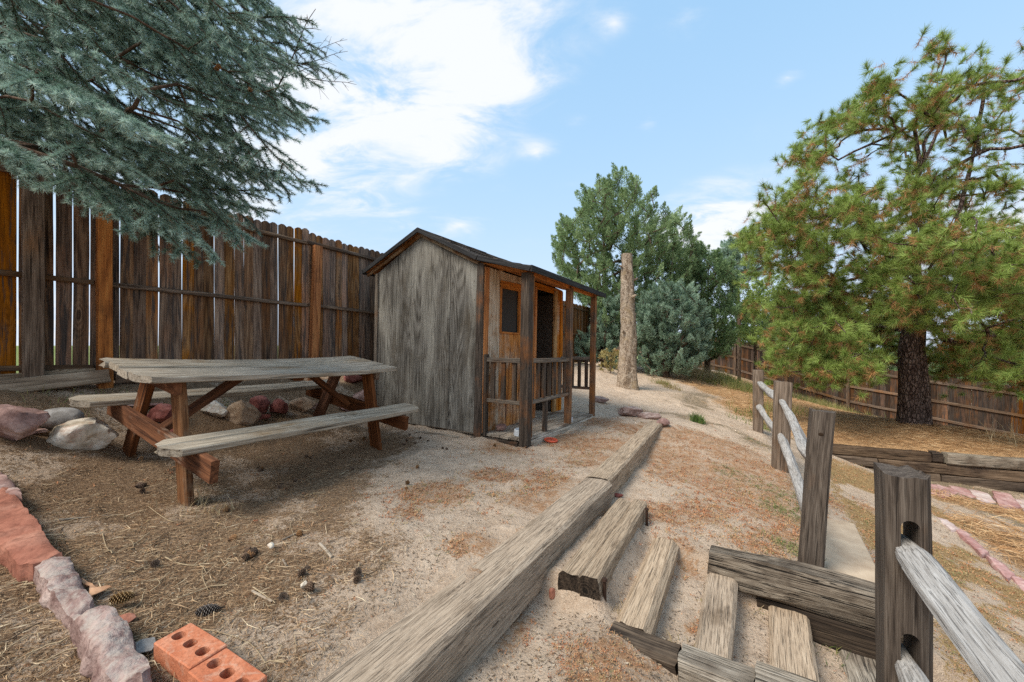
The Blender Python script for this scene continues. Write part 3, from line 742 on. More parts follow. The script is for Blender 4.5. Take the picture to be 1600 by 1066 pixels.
while s < 13.2:
    early = s < 1.35
    gap = (rp.choice((.003, .006, .008, .010)) if s < .6 else rp.choice((-.003, .000, .002))) if early else rp.choice((-.003, -.002, -.001, 0, 0, .005))
    tl = rp.gauss(0, .008 if early else .003)
    if 4.15 < s < 8.3 or s < -.3: rest.append((s, tl, rp.uniform(-.02, .02)))
    elif not (2.40 < s < 2.455):
        put_picket(s, tl, rp.uniform(-.015, .02)+(.03 if 2.0 < s < 2.5 else 0), cnt); cnt += 1
    s += (.0915+gap)/fl_s
vs = []; fs = []; o_ = 0
for (s, tl, hj) in rest:
    p0 = fp(s, midz(s)-.86+hj); M = frame(p0, p0+Vector((0, 0, 1.8))+fdir*tl, fnrm)
    m_ = pk[cnt % 6]; cnt += 1
    for v_ in m_.vertices: vs.append(tuple(M @ v_.co))
    for f_ in m_.polygons: fs.append(tuple(i+o_ for i in f_.vertices))
    o_ += len(m_.vertices)
me = bpy.data.meshes.new('picket'); me.from_pydata(vs, [], fs); me.update()
tag(obj('picket', me, W_picket, fence), kind='stuff')
breaks = [-3.4, -1.2, .50, 2.38, 4.5, 6.9, 9.3, 11.7, 13.2]
for a, b in zip(breaks[:-1], breaks[1:]):
    for dz, ww in ((0, .07), (.80, .07), (-.74, .07)):
        beam('rail', fp(a+.01, midz(a)+dz+(.01 if a > 2 else 0), .028), fp(b-.01, midz(b)+dz, .028), .038, ww*.62, W_rail, fence, wob=.004)
post_info = [(.552, .05, 1.62, .095, W_post, 0), (2.42, .055, 1.60, .10, W_post, -.06), (.155, .05, 1.68, .11, W_rail, 0), (4.5, .05, 1.6, .09, W_post, 0), (6.9, .05, 1.6, .09, W_rail, 0), (9.3, .05, 1.6, .09, W_rail, 0), (11.7, .05, 1.6, .09, W_rail, 0), (-1.2, .05, 1.6, .09, W_post, 0)]
for (s, off, hh, wd, mt_, ln) in post_info:
    zb = midz(s)-.86-.12
    b_ = fp(s, zb, .055+wd/2*.5); t_ = b_+Vector((0, 0, hh+.16))-fdir*ln
    beam('post', b_, t_, wd, wd*.8, mt_, fence, up=fnrm, wob=.004, bev=.006)

# loose boards lying at the fence foot
def loose(label, a, b, w_, h_, mat, tilt=0, **kw):
    M = frame(a, b); L = (Vector(b)-Vector(a)).length; _seed[0] += 1
    o = obj('loose_board', timber('loose_board', L, w_, h_, seed=_seed[0], **kw), mat, None, M @ Matrix.Rotation(tilt, 4, 'X'))
    return tag(o, label, 'board', 'loose boards at the fence foot')
W_loose = wood('loose_board_wood', (.10, .07, .045), (.27, .20, .135), (.42, .34, .25), (.2, .13, .08), .3, 3, .12, .6)
loose('thick grey brown board lying lowest at the fence foot, left of the orange post', fp(-.15, -.335, .14), fp(.565, -.265, .16), .06, .115, W_loose, -.15)
loose('thin board lying behind the thicker one at the fence foot', fp(.14, -.235, .05), fp(.50, -.225, .05), .03, .055, W_loose)
loose('short board end lying at the very left of the fence foot', fp(-.3, -.25, .07), fp(.13, -.245, .07), .03, .05, W_loose)
loose('low dark board along the fence foot right of the orange post', fp(.62, -.30, .07), fp(1.5, -.32, .07), .035, .09, W_rail)

# ------------------------------------------------------------------ picnic table (fitted pose: tilted with the ground)
cy_, sy_ = math.cos(1.0568), math.sin(1.0568)
TM = Matrix.Translation((-2.1044, 2.195, -.1848)) @ Matrix.Rotation(1.0568, 4, 'Z') @ Matrix.Rotation(.1566, 4, 'X') @ Matrix.Rotation(.0194, 4, 'Y')
base = TM @ Vector((.98, .36, -.76))
table = thing('picnic_table', 'weathered wooden picnic table with grey sagging top, two attached benches and reddish legs', 'picnic table', Matrix.Translation(base))
TL, TW = 1.953, .724
def tb(name, p0, p1, w_, h_, mat, up=(0, 0, 1), **kw):
    return beam(name, TM @ Vector(p0), TM @ Vector(p1), w_, h_, mat, table, (TM.to_3x3() @ Vector(up)), **kw)
pw = TW/4
for i in range(4):
    v0 = pw*(i+.5)
    e0 = (.0, .0, .012, -.004)[i]; 
    cl = ()
    if i == 0: cl = ((-1, -1, .055),)
    if i == 3: cl = ((-1, 1, .05), (1, 1, .03))
    tb('top_board', (e0, v0, -.022+(.004, -.003, .002, -.004)[i]), (TL-(.0, .01, 0, .0)[i], v0, -.022), pw-.022, .042, W_table, bev=.006, wob=.005, sag=(.018, .022, .026, .030)[i], clip=cl)
# benches
for (va, vb, nm) in ((-.345, -.121, 'f'), (.845, 1.069, 'b')):
    hw_ = (vb-va)/2
    for j, vc in enumerate((va+hw_/2+.001, vb-hw_/2-.001)):
        side = -1 if j == 0 else 1
        tb('bench_board', (-.05+(.075 if nm == 'f' else 0), vc, -.358), (TL+.05, vc, -.358), hw_-.004, .042, W_table, bev=.006, wob=.004, sag=.012 if nm == 'b' else .004, clip=((-1, side, .07), (1, side, .05)))
for (ub, sgn) in ((.235, -1), (1.715, 1)):
    uo = ub+sgn*.042                                             # cross beam sits outside the legs
    tb('cross_beam', (uo, -.50 if sgn < 0 else -.40, -.445), (uo, 1.10, -.445), .042, .13, W_stain, bev=.005)
    tb('top_batten', (uo, .05, -.085), (uo, .68, -.085), .042, .085, W_stain, bev=.005)
    for (v0, v1) in ((.16, -.125), (.56, .865)):
        wl = (.78 if v1 < 0 else .76)
        tb('leg', (ub, v0, -.05), (ub, v1, -wl-.05), .042, .125, W_stainl if (v1 < 0 and sgn < 0) else W_stain, up=(0, 1, 0), bev=.006, wob=.003)
    tb('brace', (ub-sgn*.02, .362, -.43), (ub-sgn*.52, .362, -.06), .085, .042, W_stain, bev=.005)
tb('top_batten', (.975, .06, -.066), (.975, .66, -.066), .085, .042, W_stain)

# ------------------------------------------------------------------ playhouse shed
SM = Matrix.Translation((-.329, 4.1027, -.9566)) @ Matrix.Rotation(1.0109, 4, 'Z') @ Matrix.Rotation(.0100, 4, 'X') @ Matrix.Rotation(.0149, 4, 'Y')
shed = thing('playhouse', 'small grey plywood playhouse shed with a gabled roof and an orange stained front porch', 'playhouse', SM)
SL, SW, PD = 1.99, 1.71, .545
def panel(name, pts, thk, nrm, mat, M=SM, parent=shed, holes=None):
    """flat board panel: outline pts (3-D, coplanar), thickness thk against nrm; origin kept local so grain runs along Z"""
    bm = bmesh.new(); nrm = Vector(nrm)
    a = [bm.verts.new(Vector(p)) for p in pts]; b = [bm.verts.new(Vector(p)-nrm*thk) for p in pts]
    bm.faces.new(a); bm.faces.new(b[::-1])
    for i in range(len(pts)):
        j = (i+1) % len(pts); bm.faces.new((a[j], a[i], b[i], b[j]))
    bmesh.ops.recalc_face_normals(bm, faces=bm.faces)
    me = bpy.data.meshes.new(name); bm.to_mesh(me); bm.free(); me.update()
    return obj(name, me, mat, parent, M)
def sb(name, p0, p1, w_, h_, mat, up=(0, 0, 1), **kw):
    return beam(name, SM @ Vector(p0), SM @ Vector(p1), w_, h_, mat, shed, SM.to_3x3() @ Vector(up), **kw)
AP, EV = 2.25, 1.86               # apex and back eave height of the wall; front wall top
FW = 1.80
def wall_top(v_): return AP-(v_-.916)*(AP-EV)/(SW-.916) if v_ > .916 else AP-(.916-v_)*(AP-FW)/.916
# near gable: two sheets of ply with a seam
seam = .46
panel('gable_wall', [(0, 0, .02), (0, seam-.005, .015), (0, seam-.005, wall_top(seam)), (0, 0, FW)], .014, (-1, 0, 0), W_ply)
panel('gable_wall', [(0, seam+.004, .015), (0, SW, .0), (0, SW, EV), (0, .916, AP), (0, seam+.004, wall_top(seam))], .014, (-1, 0, 0), W_ply)
panel('gable_wall', [(SL, 0, .02), (SL, SW, .0), (SL, SW, EV), (SL, .916, AP), (SL, 0, FW)], .014, (1, 0, 0), W_ply)
panel('back_wall', [(.014, SW, 0), (SL-.014, SW, 0), (SL-.014, SW, EV), (.014, SW, EV)], .014, (0, 1, 0), W_ply)
panel('floor', [(.015, .015, .03), (SL-.015, .015, .03), (SL-.015, SW-.016, .03), (.015, SW-.016, .03)], .03, (0, 0, 1), W_deck)
# corner trim boards on the gable
sb('corner_trim', (-.011, .046, -.03), (-.011, .032, FW+.03), .085, .018, W_dark, up=(-1, 0, 0), bev=.003)
sb('corner_trim', (-.010, SW-.012, .0), (-.010, SW-.012, EV), .055, .018, W_darkl, up=(-1, 0, 0), bev=.003)
# rusty nail heads along the seam and the edges of the end wall
bm = bmesh.new(); rn = random.Random(12)
for vv_ in (seam+.025, seam-.022, .12, SW-.05, 1.05):
    for k in range(9):
        zz = .12+k*.19+rn.uniform(-.02, .02)
        if zz > wall_top(vv_)-.05: continue
        bmesh.ops.create_cone(bm, segments=8, radius1=.0055, radius2=.004, depth=.003, cap_ends=True, matrix=Matrix.Translation((-.0012, vv_+rn.uniform(-.008, .008), zz)) @ Matrix.Rotation(-math.pi/2, 4, 'Y'))
me = bpy.data.meshes.new('nail_heads'); bm.to_mesh(me); bm.free(); obj('nail_heads', me, plain('rusty_nail', (.06, .025, .012), .8, .3), shed, SM)
# front wall pieces round the window and the door
def fpn(nm, u0, u1, z0, z1, mat, thk=.014, v_=0.0): return panel(nm, [(u0, v_, z0), (u1, v_, z0), (u1, v_, z1), (u0, v_, z1)], thk, (0, -1, 0), mat)
fpn('front_panel', .015, .315, .02, FW, W_beige)
fpn('front_panel', .317, .80, .02, 1.10, W_porch)
fpn('front_panel', .317, .80, 1.70, FW, W_beige)
fpn('front_panel', .802, 1.13, .02, FW, W_porch)
fpn('front_panel', 1.132, 1.70, 1.72, FW, W_orange)
fpn('front_panel', 1.702, SL-.015, .02, FW, W_porch)
sb('front_trim', (.045, -.010, .03), (.045, -.010, FW-.01), .075, .018, W_orange, up=(0, -1, 0), bev=.003)
win = fpn('window', .30, .82, 1.08, 1.72, plain('screen_dark', (.050, .047, .045), .8, .2), .004, .02)
Wf = W_orange
for (a, b, ww) in (((.325, -.004, 1.655), (.765, -.004, 1.665), .085), ((.748, -.006, 1.11), (.748, -.006, 1.625), .055), ((.328, -.005, 1.10), (.328, -.005, 1.62), .022), ((.34, -.005, 1.108), (.72, -.005, 1.108), .02)):
    beam('frame', SM @ Vector(a), SM @ Vector(b), ww, .03, Wf, win, SM.to_3x3() @ Vector((0, -1, 0)), bev=.003)
# door jambs, and the door leaf swung inside
sb('door_jamb', (1.135, -.008, .03), (1.135, -.008, 1.74), .05, .03, W_orange, up=(0, -1, 0), bev=.003)
sb('door_jamb', (1.735, -.010, .03), (1.735, -.010, 1.76), .075, .03, W_tan, up=(0, -1, 0), bev=.003)
sb('door_jamb', (1.93, -.011, .03), (1.93, -.011, 1.78), .07, .026, W_orange, up=(0, -1, 0), bev=.003)
panel('door', [(1.70, .03, .04), (1.70, .60, .04), (1.70, .60, 1.70), (1.70, .03, 1.70)], .03, (-1, 0, 0), W_dark)
# porch deck
for i in range(5):
    v_ = -.055-i*.108
    sb('deck_board', (.03, v_, .012+.002*(i % 2)), (SL-.02, v_, .014), .102, .024, W_deck, bev=.003, wob=.002)
sb('deck_rim', (.085, -PD+.008, -.043), (SL-.05, -PD+.008, -.045), .03, .085, W_deck, bev=.004)
sb('deck_rim', (.012, -.02, -.035), (.012, -.45, -.040), .028, .06, W_dark, bev=.004)
# posts
PT = 1.665
W_pmix = wood('faded_post_wood', (.03, .020, .014), (.10, .068, .048), (.20, .145, .105), (.36, .14, .035), .5, 3, .1, .6, cracks=.8)
posts = [(.05, W_dark), (1.095, W_pmix), (1.93, W_pmix)]
for i, (u_, mt_) in enumerate(posts):
    wd = .095 if i == 0 else (.075 if i == 1 else .07)
    zb = -.10 if i == 0 else (.0 if i == 2 else .02)
    if i == 2: zb = -.06
    sb('porch_post', (u_, -PD+wd/2-(.012 if i == 0 else 0), zb), (u_, -PD+wd/2-(.012 if i == 0 else 0), PT+.02), wd, wd, mt_, up=(0, 1, 0), bev=.006, wob=.003)
sb('post_lining', (.118, -PD+.040, .03), (.118, -PD+.040, PT), .045, .075, W_pmix, up=(0, 1, 0), bev=.003)
sb('porch_post', (.035, -.03, .0), (.035, -.03, .86), .06, .035, W_dark, up=(0, 1, 0), bev=.004)
# railings: front left bay, near side, far side
def rail_bay(a, b, z1, z2, nbal, mat, bw=.045):
    a = Vector(a); b = Vector(b); d = (b-a); ln = d.length
    sb('handrail', a+Vector((0, 0, z1)), b+Vector((0, 0, z1)), .062, .048, W_darkl, bev=.004, wob=.003)
    sb('lower_rail', a+Vector((0, 0, z2)), b+Vector((0, 0, z2)), .05, .038, W_darkl, bev=.004, wob=.003)
    for i in range(nbal):
        p = a+d*((i+.6)/(nbal+.2))
        sb('baluster', p+Vector((0, 0, z2+.02)), p+Vector((0, 0, z1-.018)), bw, .03, mat, up=(d.y/ln, -d.x/ln, 0) if abs(d.y) > abs(d.x) else (0, 1, 0), bev=.003, wob=.002)
rail_bay((.10, -PD+.04, 0), (1.06, -PD+.04, 0), .805, .38, 7, W_dark)
rail_bay((.05, -.03, 0), (.05, -PD+.09, 0), .805, .375, 3, W_dark, .05)
rail_bay((SL-.05, -.03, 0), (SL-.05, -PD+.07, 0), .80, .38, 4, W_dark)
sb('stub_post', (.50, -PD+.045, .02), (.50, -PD+.045, .36), .06, .04, W_dark, up=(0, 1, 0), bev=.005)
# porch beam and ceiling
sb('porch_beam', (.02, -PD+.045, 1.685), (SL, -PD+.045, 1.70), .04, .05, W_orange, bev=.003)
panel('porch_ceiling', [(-.02, .02, 1.835), (SL+.03, .02, 1.835), (SL+.03, -PD-.03, 1.705), (-.02, -PD-.03, 1.705)], .012, (0, .2, .98), W_orange)
# roof: shingled slopes, sheathing and dark fascia
S_roof = NT('shingles'); vv = S_roof.coord()
br = S_roof.n.new('ShaderNodeTexBrick'); S_roof.l.new(S_roof.mapping(vv, (1, 1, 1), rot=(0, 0, 0)), br.inputs[0])
br.inputs['Scale'].default_value = 3.2; br.inputs['Mortar Size'].default_value = .012; br.inputs['Color1'].default_value = (.055, .045, .04, 1); br.inputs['Color2'].default_value = (.10, .085, .075, 1); br.inputs['Mortar'].default_value = (.015, .013, .012, 1)
rc = S_roof.mix(S_roof.ramp(S_roof.noise(vv, 60, 4), [(.4, 0.0), (.7, .6)]), br.outputs[0], (.16, .14, .12))
S_roof.done(rc, .9, S_roof.bump(S_roof.noise(vv, 90, 3), .5, .004), .2)
M_fascia = wood('black_fascia', (.010, .010, .011), (.032, .032, .034), (.075, .074, .072), None, .3, 3, .1, .4, cath=.15)
O0, O1 = -.07, SL+.09
R = [(1.90, 1.915), (.916, 2.325), (.03, 1.895), (-.615, 1.722)]      # profile (v, z) of the roof top
rt = .035
roof = None
for i in range(3):
    (v0, z0), (v1, z1) = R[i], R[i+1]
    d = Vector((0, v1-v0, z1-z0)).normalized(); nn_ = Vector((0, -d.z, d.y)); nn_ = nn_ if nn_.z > 0 else -nn_
    L = math.hypot(v1-v0, z1-z0)
    # courses of shingles: slabs that lap each other
    nrow = max(3, int(L/.13)); bm = bmesh.new(); rr = random.Random(31+i)
    down0 = (z0 < z1)                                            # rows run from the low edge up
    for k in range(nrow):
        t0, t1 = k/nrow, min(1.0, (k+1.12)/nrow)
        A = (Vector((0, v0, z0)) if down0 else Vector((0, v1, z1))); Bv = (Vector((0, v1, z1)) if down0 else Vector((0, v0, z0)))
        lo = A.lerp(Bv, t0)+nn_*(.010); hi = A.lerp(Bv, t1)+nn_*.001
        u_ = O0
        off = rr.uniform(0, .1)
        while u_ < O1-1e-4:
            u2 = min(O1, u_+.16+(off if u_ == O0 else 0)); l1 = rr.uniform(-.003, .004); e_ = rr.uniform(-.008, .008)
            dd = (Bv-A).normalized()*e_*(k > 0)
            q = [Vector((u_+.002, 0, 0))+lo+nn_*l1+dd, Vector((u2-.002, 0, 0))+lo+nn_*l1+dd, Vector((u2-.002, 0, 0))+hi, Vector((u_+.002, 0, 0))+hi]
            vs_ = [bm.verts.new(p) for p in q]+[bm.verts.new(p-nn_*.007) for p in q]
            for f_ in ((0, 1, 2, 3), (7, 6, 5, 4), (0, 4, 5, 1), (1, 5, 6, 2), (2, 6, 7, 3), (3, 7, 4, 0)): bm.faces.new([vs_[j] for j in f_])
            u_ = u2
    bmesh.ops.recalc_face_normals(bm, faces=bm.faces)
    me = bpy.data.meshes.new('roof'); bm.to_mesh(me); bm.free()
    roof = obj('roof', me, S_roof.m, shed, SM)
    # sheathing under it
    q = [(O0+.012, v0, z0), (O1-.012, v0, z0), (O1-.012, v1, z1), (O0+.012, v1, z1)]
    panel('roof_deck', [tuple(Vector(p)-nn_*.012) for p in q], .014, nn_, W_orange)
    # barge boards at both ends
    for uu in (O0, O1):
        c0 = Vector((uu, v0, z0))-nn_*.022; c1 = Vector((uu, v1, z1))-nn_*.022
        ee = d*.004
        beam('fascia', SM @ (c0+ee), SM @ (c1-ee), .052, .022, M_fascia, shed, SM.to_3x3() @ Vector((1, 0, 0)), bev=.003, wob=.001)
        if uu == O0 and i < 2:
            c0 -= nn_*.045; c1 -= nn_*.045
            beam('gable_moulding', SM @ (c0+Vector((.05, 0, 0))), SM @ (c1+Vector((.05, 0, 0))), .035, .024, W_stainl, shed, SM.to_3x3() @ Vector((1, 0, 0)), bev=.003)
sb('fascia', (O0-.011, R[3][0]-.010, R[3][1]-.020), (O1+.011, R[3][0]-.010, R[3][1]-.020), .02, .062, M_fascia, bev=.003, wob=.001)
sb('fascia', (O0-.011, R[0][0]+.010, R[0][1]-.020), (O1+.011, R[0][0]+.010, R[0][1]-.020), .02, .062, M_fascia, bev=.003, wob=.001)
# ------------------------------------------------------------------ edging timber of the terrace (two ties end to end)
W_end = wood('dark_end_grain', (.010, .007, .005), (.040, .028, .020), (.095, .07, .05), None, .3, 6, .1, 1.0, cracks=1.0)
def dark_ends(me):
    me.materials.append(W_end)
    for p in me.polygons:
        if abs(p.normal.x) > .75 and p.area > .002: p.material_index = 1
def tie(label, a, b, w_, h_, mat, group=None, name='railroad_tie', cat='timber', M=None, **kw):
    """a, b: centre of the TOP face at both ends"""
    dz_ = Vector((0, 0, -h_/2))
    kw.setdefault('bev', .014); kw.setdefault('wob', .008); kw.setdefault('endn', .012)
    o = beam(name, Vector(a)+dz_, Vector(b)+dz_, w_, h_, mat, None, **kw)
    dark_ends(o.data)
    return tag(o, label, cat, group)
tA = Vector((-.60, .72, -1.0)); tJ = atz(934, 752, -.985); tB = atz(1018, 657, -.985)
J = nu(-1.115, 2.93)
tie('long pale edging timber in the foreground, running from the lower left towards the shed', (*nu(-1.003, -.25), -.995), (*nu(-.968, 2.74), -.985), .215, .22, W_tie, 'edging timbers of the terrace', bev=.02, wob=.012)
tie('shorter far edging timber ending beside the porch path', (*nu(-.978, 2.75), -.978), (*nu(-1.065, 5.25), -.975), .175, .22, W_tie, 'edging timbers of the terrace', bev=.016, wob=.009)

# ------------------------------------------------------------------ sunken steps: risers and cross ties
GS = 'timber steps down from the terrace'
# top riser: a tie split lengthwise, sand in the crack
def split_tie():
    parts = []
    a = timber('railroad_tie', 1.0, .108, .20, bev=.012, wob=.010, seed=501, endn=.02)
    b = timber('railroad_tie', 1.03, .092, .205, bev=.012, wob=.010, seed=502, endn=.02)
    bm = bmesh.new()
    for me_, off, tilt in ((a, Vector((.0, .054, 0)), .06), (b, Vector((.02, -.047, .004)), -.03)):
        me_.transform(Matrix.Translation(off) @ Matrix.Rotation(tilt, 4, 'X')); bm.from_mesh(me_)
    me = bpy.data.meshes.new('railroad_tie'); bm.to_mesh(me); bm.free(); me.set_sharp_from_angle(angle=math.radians(33))
    me.materials.append(W_tie); dark_ends(me)
    return me
p0, p1 = Vector((*nu(-.69, 1.70), -1.175)), Vector((*nu(-.70, 2.70), -1.17))
tA_ = tag(obj('railroad_tie', split_tie(), W_tie, None, frame(p0, p1)), 'split timber forming the topmost step, nearest the long edging timber', 'timber', GS)
bm = bmesh.new(); bmesh.ops.create_cube(bm, size=1)
tie('smooth tan timber forming the second step, between the split timber and the rest', (*nu(-.44, 1.66), -1.185), (*nu(-.455, 2.50), -1.175), .15, .13, W_tie, GS, bev=.03, wob=.006)
tie('worn grey timber forming the third step, meeting the left end of the big cross timber', (*nu(-.14, 1.67), -1.285), (*nu(-.15, 2.46), -1.275), .145, .12, W_tie, GS)
tie('flat pale timber forming the fourth step, below the middle of the big cross timber', (*nu(.14, 1.66), -1.385), (*nu(.15, 2.46), -1.375), .17, .12, W_tie, GS)
tie('lowest step timber, half hidden behind the near rail post', (*nu(.42, 1.66), -1.50), (*nu(.42, 2.46), -1.49), .15, .12, W_tieg, GS)
GC = 'cross timbers beside the steps'
W_rough = wood('rough_tie_wood', (.035, .026, .019), (.15, .12, .09), (.34, .295, .235), (.07, .052, .038), .4, 5, .05, 2.0, cath=.1, cracks=1.8)
tie('big rough grey cross timber with cracked bark-like face at the far side of the steps', (*nu(-.215, 2.515), -1.165), (*nu(.60, 2.50), -1.165), .16, .185, W_rough, GC, bev=.028, wob=.024, seg=.022)
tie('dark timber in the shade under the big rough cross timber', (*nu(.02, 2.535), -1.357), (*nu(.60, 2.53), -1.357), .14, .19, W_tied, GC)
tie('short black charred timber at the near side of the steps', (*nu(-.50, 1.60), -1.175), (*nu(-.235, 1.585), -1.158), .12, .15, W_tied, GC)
tie('pale cracked timber at the near side of the steps, right of the charred one', (*nu(-.232, 1.57), -1.145), (*nu(.005, 1.57), -1.142), .13, .16, W_tieg, GC)
tie('greenish grey timber at the near side of the steps, running to the near rail post', (*nu(.008, 1.585), -1.128), (*nu(.30, 1.585), -1.125), .13, .16, W_tieg, GC)
M_rust = plain('rusty_iron', (.055, .030, .020), .75, .3, .4, .3, 60)
def stake(label, n_, u_, zt, zb, lean=0):
    t = thing('iron_stake', label, 'stake', Vector((*nu(n_, u_), zb)), 'iron stakes pinning the top step')
    a = Vector((*nu(n_, u_), zb)); b = Vector((*nu(n_-lean, u_), zt))
    V, Fc = tube([a, a.lerp(b, .5), b], [.0085]*3, 10); 
    me = bpy.data.meshes.new('rod'); me.from_pydata([tuple(v-Vector(a)) for v in map(Vector, V)], [], [tuple(f) for f in Fc]+[tuple(range(20, 30))]); me.update()
    obj('rod', me, M_rust, t, Matrix.Translation(a))
    bm = bmesh.new(); bmesh.ops.create_cone(bm, segments=12, radius1=.014, radius2=.011, depth=.010, cap_ends=True)
    m2 = bpy.data.meshes.new('head'); bm.to_mesh(m2); bm.free(); obj('head', m2, M_rust, t, Matrix.Translation(b+Vector((0, 0, .004))))
stake('rusty iron stake at the near end of the split step timber', -.583, 1.745, -1.085, -1.30)
stake('rusty iron stake at the far end of the split step timber', -.592, 2.62, -1.075, -1.28)

# sandy slab beside the second rail post
slabm = bmesh.new()
S_slab = NT('sand_slab'); v_ = S_slab.coord()
S_slab.done(S_slab.ramp(S_slab.noise(v_, 9, 6, .65), [(.3, (.36, .27, .19)), (.7, (.52, .42, .31))]), .95, S_slab.bump(S_slab.noise(v_, 40, 4), .3, .005), .1)
tag(beam('stone_slab', Vector((*nu(.47, 2.62), -1.32)), Vector((*nu(.50, 3.75), -1.335)), .27, .05, S_slab.m, None, bev=.008), 'flat sandy paving slab half sunk behind the post with the knot', 'slab')

# ------------------------------------------------------------------ split rail fence
W_top = wood('weathered_post_top', (.12, .11, .09), (.28, .265, .22), (.44, .42, .36), None, .3, 6, .1, 1.2, cracks=.8, sc_=2.0)
def rail_post(name, par, n_, u_, zb, zt, wd, mat, rot=0.0, slots=(), lean=(0, 0), seed=0, dp=None, sw2=.05):
    """square post, slanted worn top; slots: list of (z centre, height) holes through it along the fence line"""
    x_, y_ = nu(n_, u_)
    dp = dp or wd
    H = zt-zb
    me = timber(name, H, wd, dp, bev=.014, wob=.006, seed=seed, endn=.02)
    xd = Vector((lean[0], lean[1], 1)).normalized()
    yaw = math.atan2(UY, UX)+rot
    ydir = Vector((-math.sin(yaw), math.cos(yaw), 0)); zd = xd.cross(ydir).normalized(); ydir = zd.cross(xd).normalized()
    M = Matrix((xd, ydir, zd)).transposed().to_4x4(); M.translation = Vector((x_, y_, (zb+zt)/2))
    if slots:
        bm = bmesh.new(); bm.from_mesh(me); bm.free()
    o = obj(name, me, mat, par, M)
    me.materials.append(W_top)
    for p in me.polygons:
        if p.normal.x > .75: p.material_index = 1
    if slots:
        for (zc, hh) in slots:
            sm_ = bpy.data.meshes.new('slot'); bm = bmesh.new()
            # rounded tall slot along local Z (fence direction)
            pts = []; sw = sw2/2
            for k in range(9):
                a = math.pi*k/8; pts.append((hh/2-sw+math.sin(a)*sw, math.cos(a)*sw))
            for k in range(9):
                a = math.pi*k/8; pts.append((-hh/2+sw-math.sin(a)*sw, -math.cos(a)*sw))
            c = zc-(zb+zt)/2
            lo = [bm.verts.new((c+p, q, -.2)) for p, q in pts]; hi = [bm.verts.new((c+p, q, .2)) for p, q in pts]
            bm.faces.new(lo[::-1]); bm.faces.new(hi)
            for k in range(len(pts)):
                j = (k+1) % len(pts); bm.faces.new((lo[k], lo[j], hi[j], hi[k]))
            bmesh.ops.recalc_face_normals(bm, faces=bm.faces); bm.to_mesh(sm_); bm.free()
            cut = bpy.data.objects.new('slot', sm_); COL.objects.link(cut); cut.matrix_world = M
            md = o.modifiers.new('slot', 'BOOLEAN'); md.operation = 'DIFFERENCE'; md.object = cut; md.solver = 'EXACT'
            o['_cut'] = 1; CUTS.append((o, cut))
    return o
CUTS = []
def split_rail(par, a, b, w_, h_, seed, sag=.0, tw=.0, taper=True):
    me = timber('rail', (Vector(b)-Vector(a)).length, w_, h_, bev=.012, wob=.011, seed=seed, endn=.015, sag=sag, twist=tw, seg=.05)
    L = (Vector(b)-Vector(a)).length
    if taper:
        for v in me.vertices:
            e = (L/2-abs(v.co.x))/.16
            k = .5+.5*min(1, max(0, e)); v.co.y *= k; v.co.z *= .62+.38*min(1, max(0, e))
    return obj('rail', me, W_splitr, par, frame(a, b) @ Matrix.Rotation(.5, 4, 'X'))
P1n, P2n, P3n, P4n = (.06, 6.85), (.246, 4.955), (.30, 2.80), (.375, 1.588)
farf = thing('split_rail_fence', 'grey split rail fence with three posts climbing the slope, rails silver grey', 'fence', Vector((*nu(*P2n), -1.3)))
rail_post('post', farf, *P1n, -1.42, -.37, .125, W_rposl, .15, (), (0, 0), 611)
rail_post('post', farf, *P2n, -1.45, -.385, .145, W_rposl, .1, (), (.055, .02), 612)
rail_post('post', farf, *P3n, -1.42, -.372, .108, W_rpost, .10, (), (.085, .0), 613)
def rp3(n_, u_, z): return Vector((*nu(n_, u_), z))
split_rail(farf, rp3(.075, 6.86, -.56), rp3(.235, 4.96, -.60), .07, .075, 621, .0, .3)
split_rail(farf, rp3(.065, 6.86, -.90), rp3(.225, 4.96, -.96), .07, .075, 622, .0, -.3)
split_rail(farf, rp3(.25, 4.93, -.58), rp3(.285, 2.83, -.66), .06, .085, 623, .03, .4)
split_rail(farf, rp3(.24, 4.93, -.94), rp3(.275, 2.83, -.99), .06, .085, 624, .03, -.4)
nearf = thing('split_rail_fence', 'near dark brown rail post with two slots, silver rails running off lower right', 'fence', Vector((*nu(*P4n), -1.36)))
pn = rail_post('post', nearf, *P4n, -1.75, -.372, .098, W_rpost, .04, ((-.555, .115), (-.875, .115)), (.0, 0), 614, .125, .040)
split_rail(nearf, rp3(.385, 1.63, -.600), rp3(.43, -.45, -.62), .075, .075, 625, .0, .08)
split_rail(nearf, rp3(.375, 1.63, -.925), rp3(.42, -.45, -.95), .07, .07, 626, .0, .25)
rail_post('post', nearf, .42, -.5, -1.75, -.40, .145, W_rpost, .2, (), (0, 0), 615)

M_knot = plain('dark_knot', (.035, .022, .014), .9, .1)
def knot(par, p, nrm, r):
    bm = bmesh.new(); bmesh.ops.create_icosphere(bm, subdivisions=2, radius=1)
    for v in bm.verts: v.co = Vector((v.co.x*r*(1+.2*noise.noise(v.co*3)), v.co.y*r*.75, v.co.z*r*.18))
    me = bpy.data.meshes.new('knot'); bm.to_mesh(me); bm.free()
    M = Matrix.Translation(p) @ Vector(nrm).to_track_quat('Z', 'Y').to_matrix().to_4x4(); obj('knot', me, M_knot, par, M)
UDIR = Vector((UX, UY, 0))
knot(nearf, rp3(.402, .86, -.578), Vector((-.35, -.25, .9)), .017)
knot(farf, rp3(*P3n, -.50)-UDIR*.053+Vector((.025, 0, 0)), -UDIR, .013)
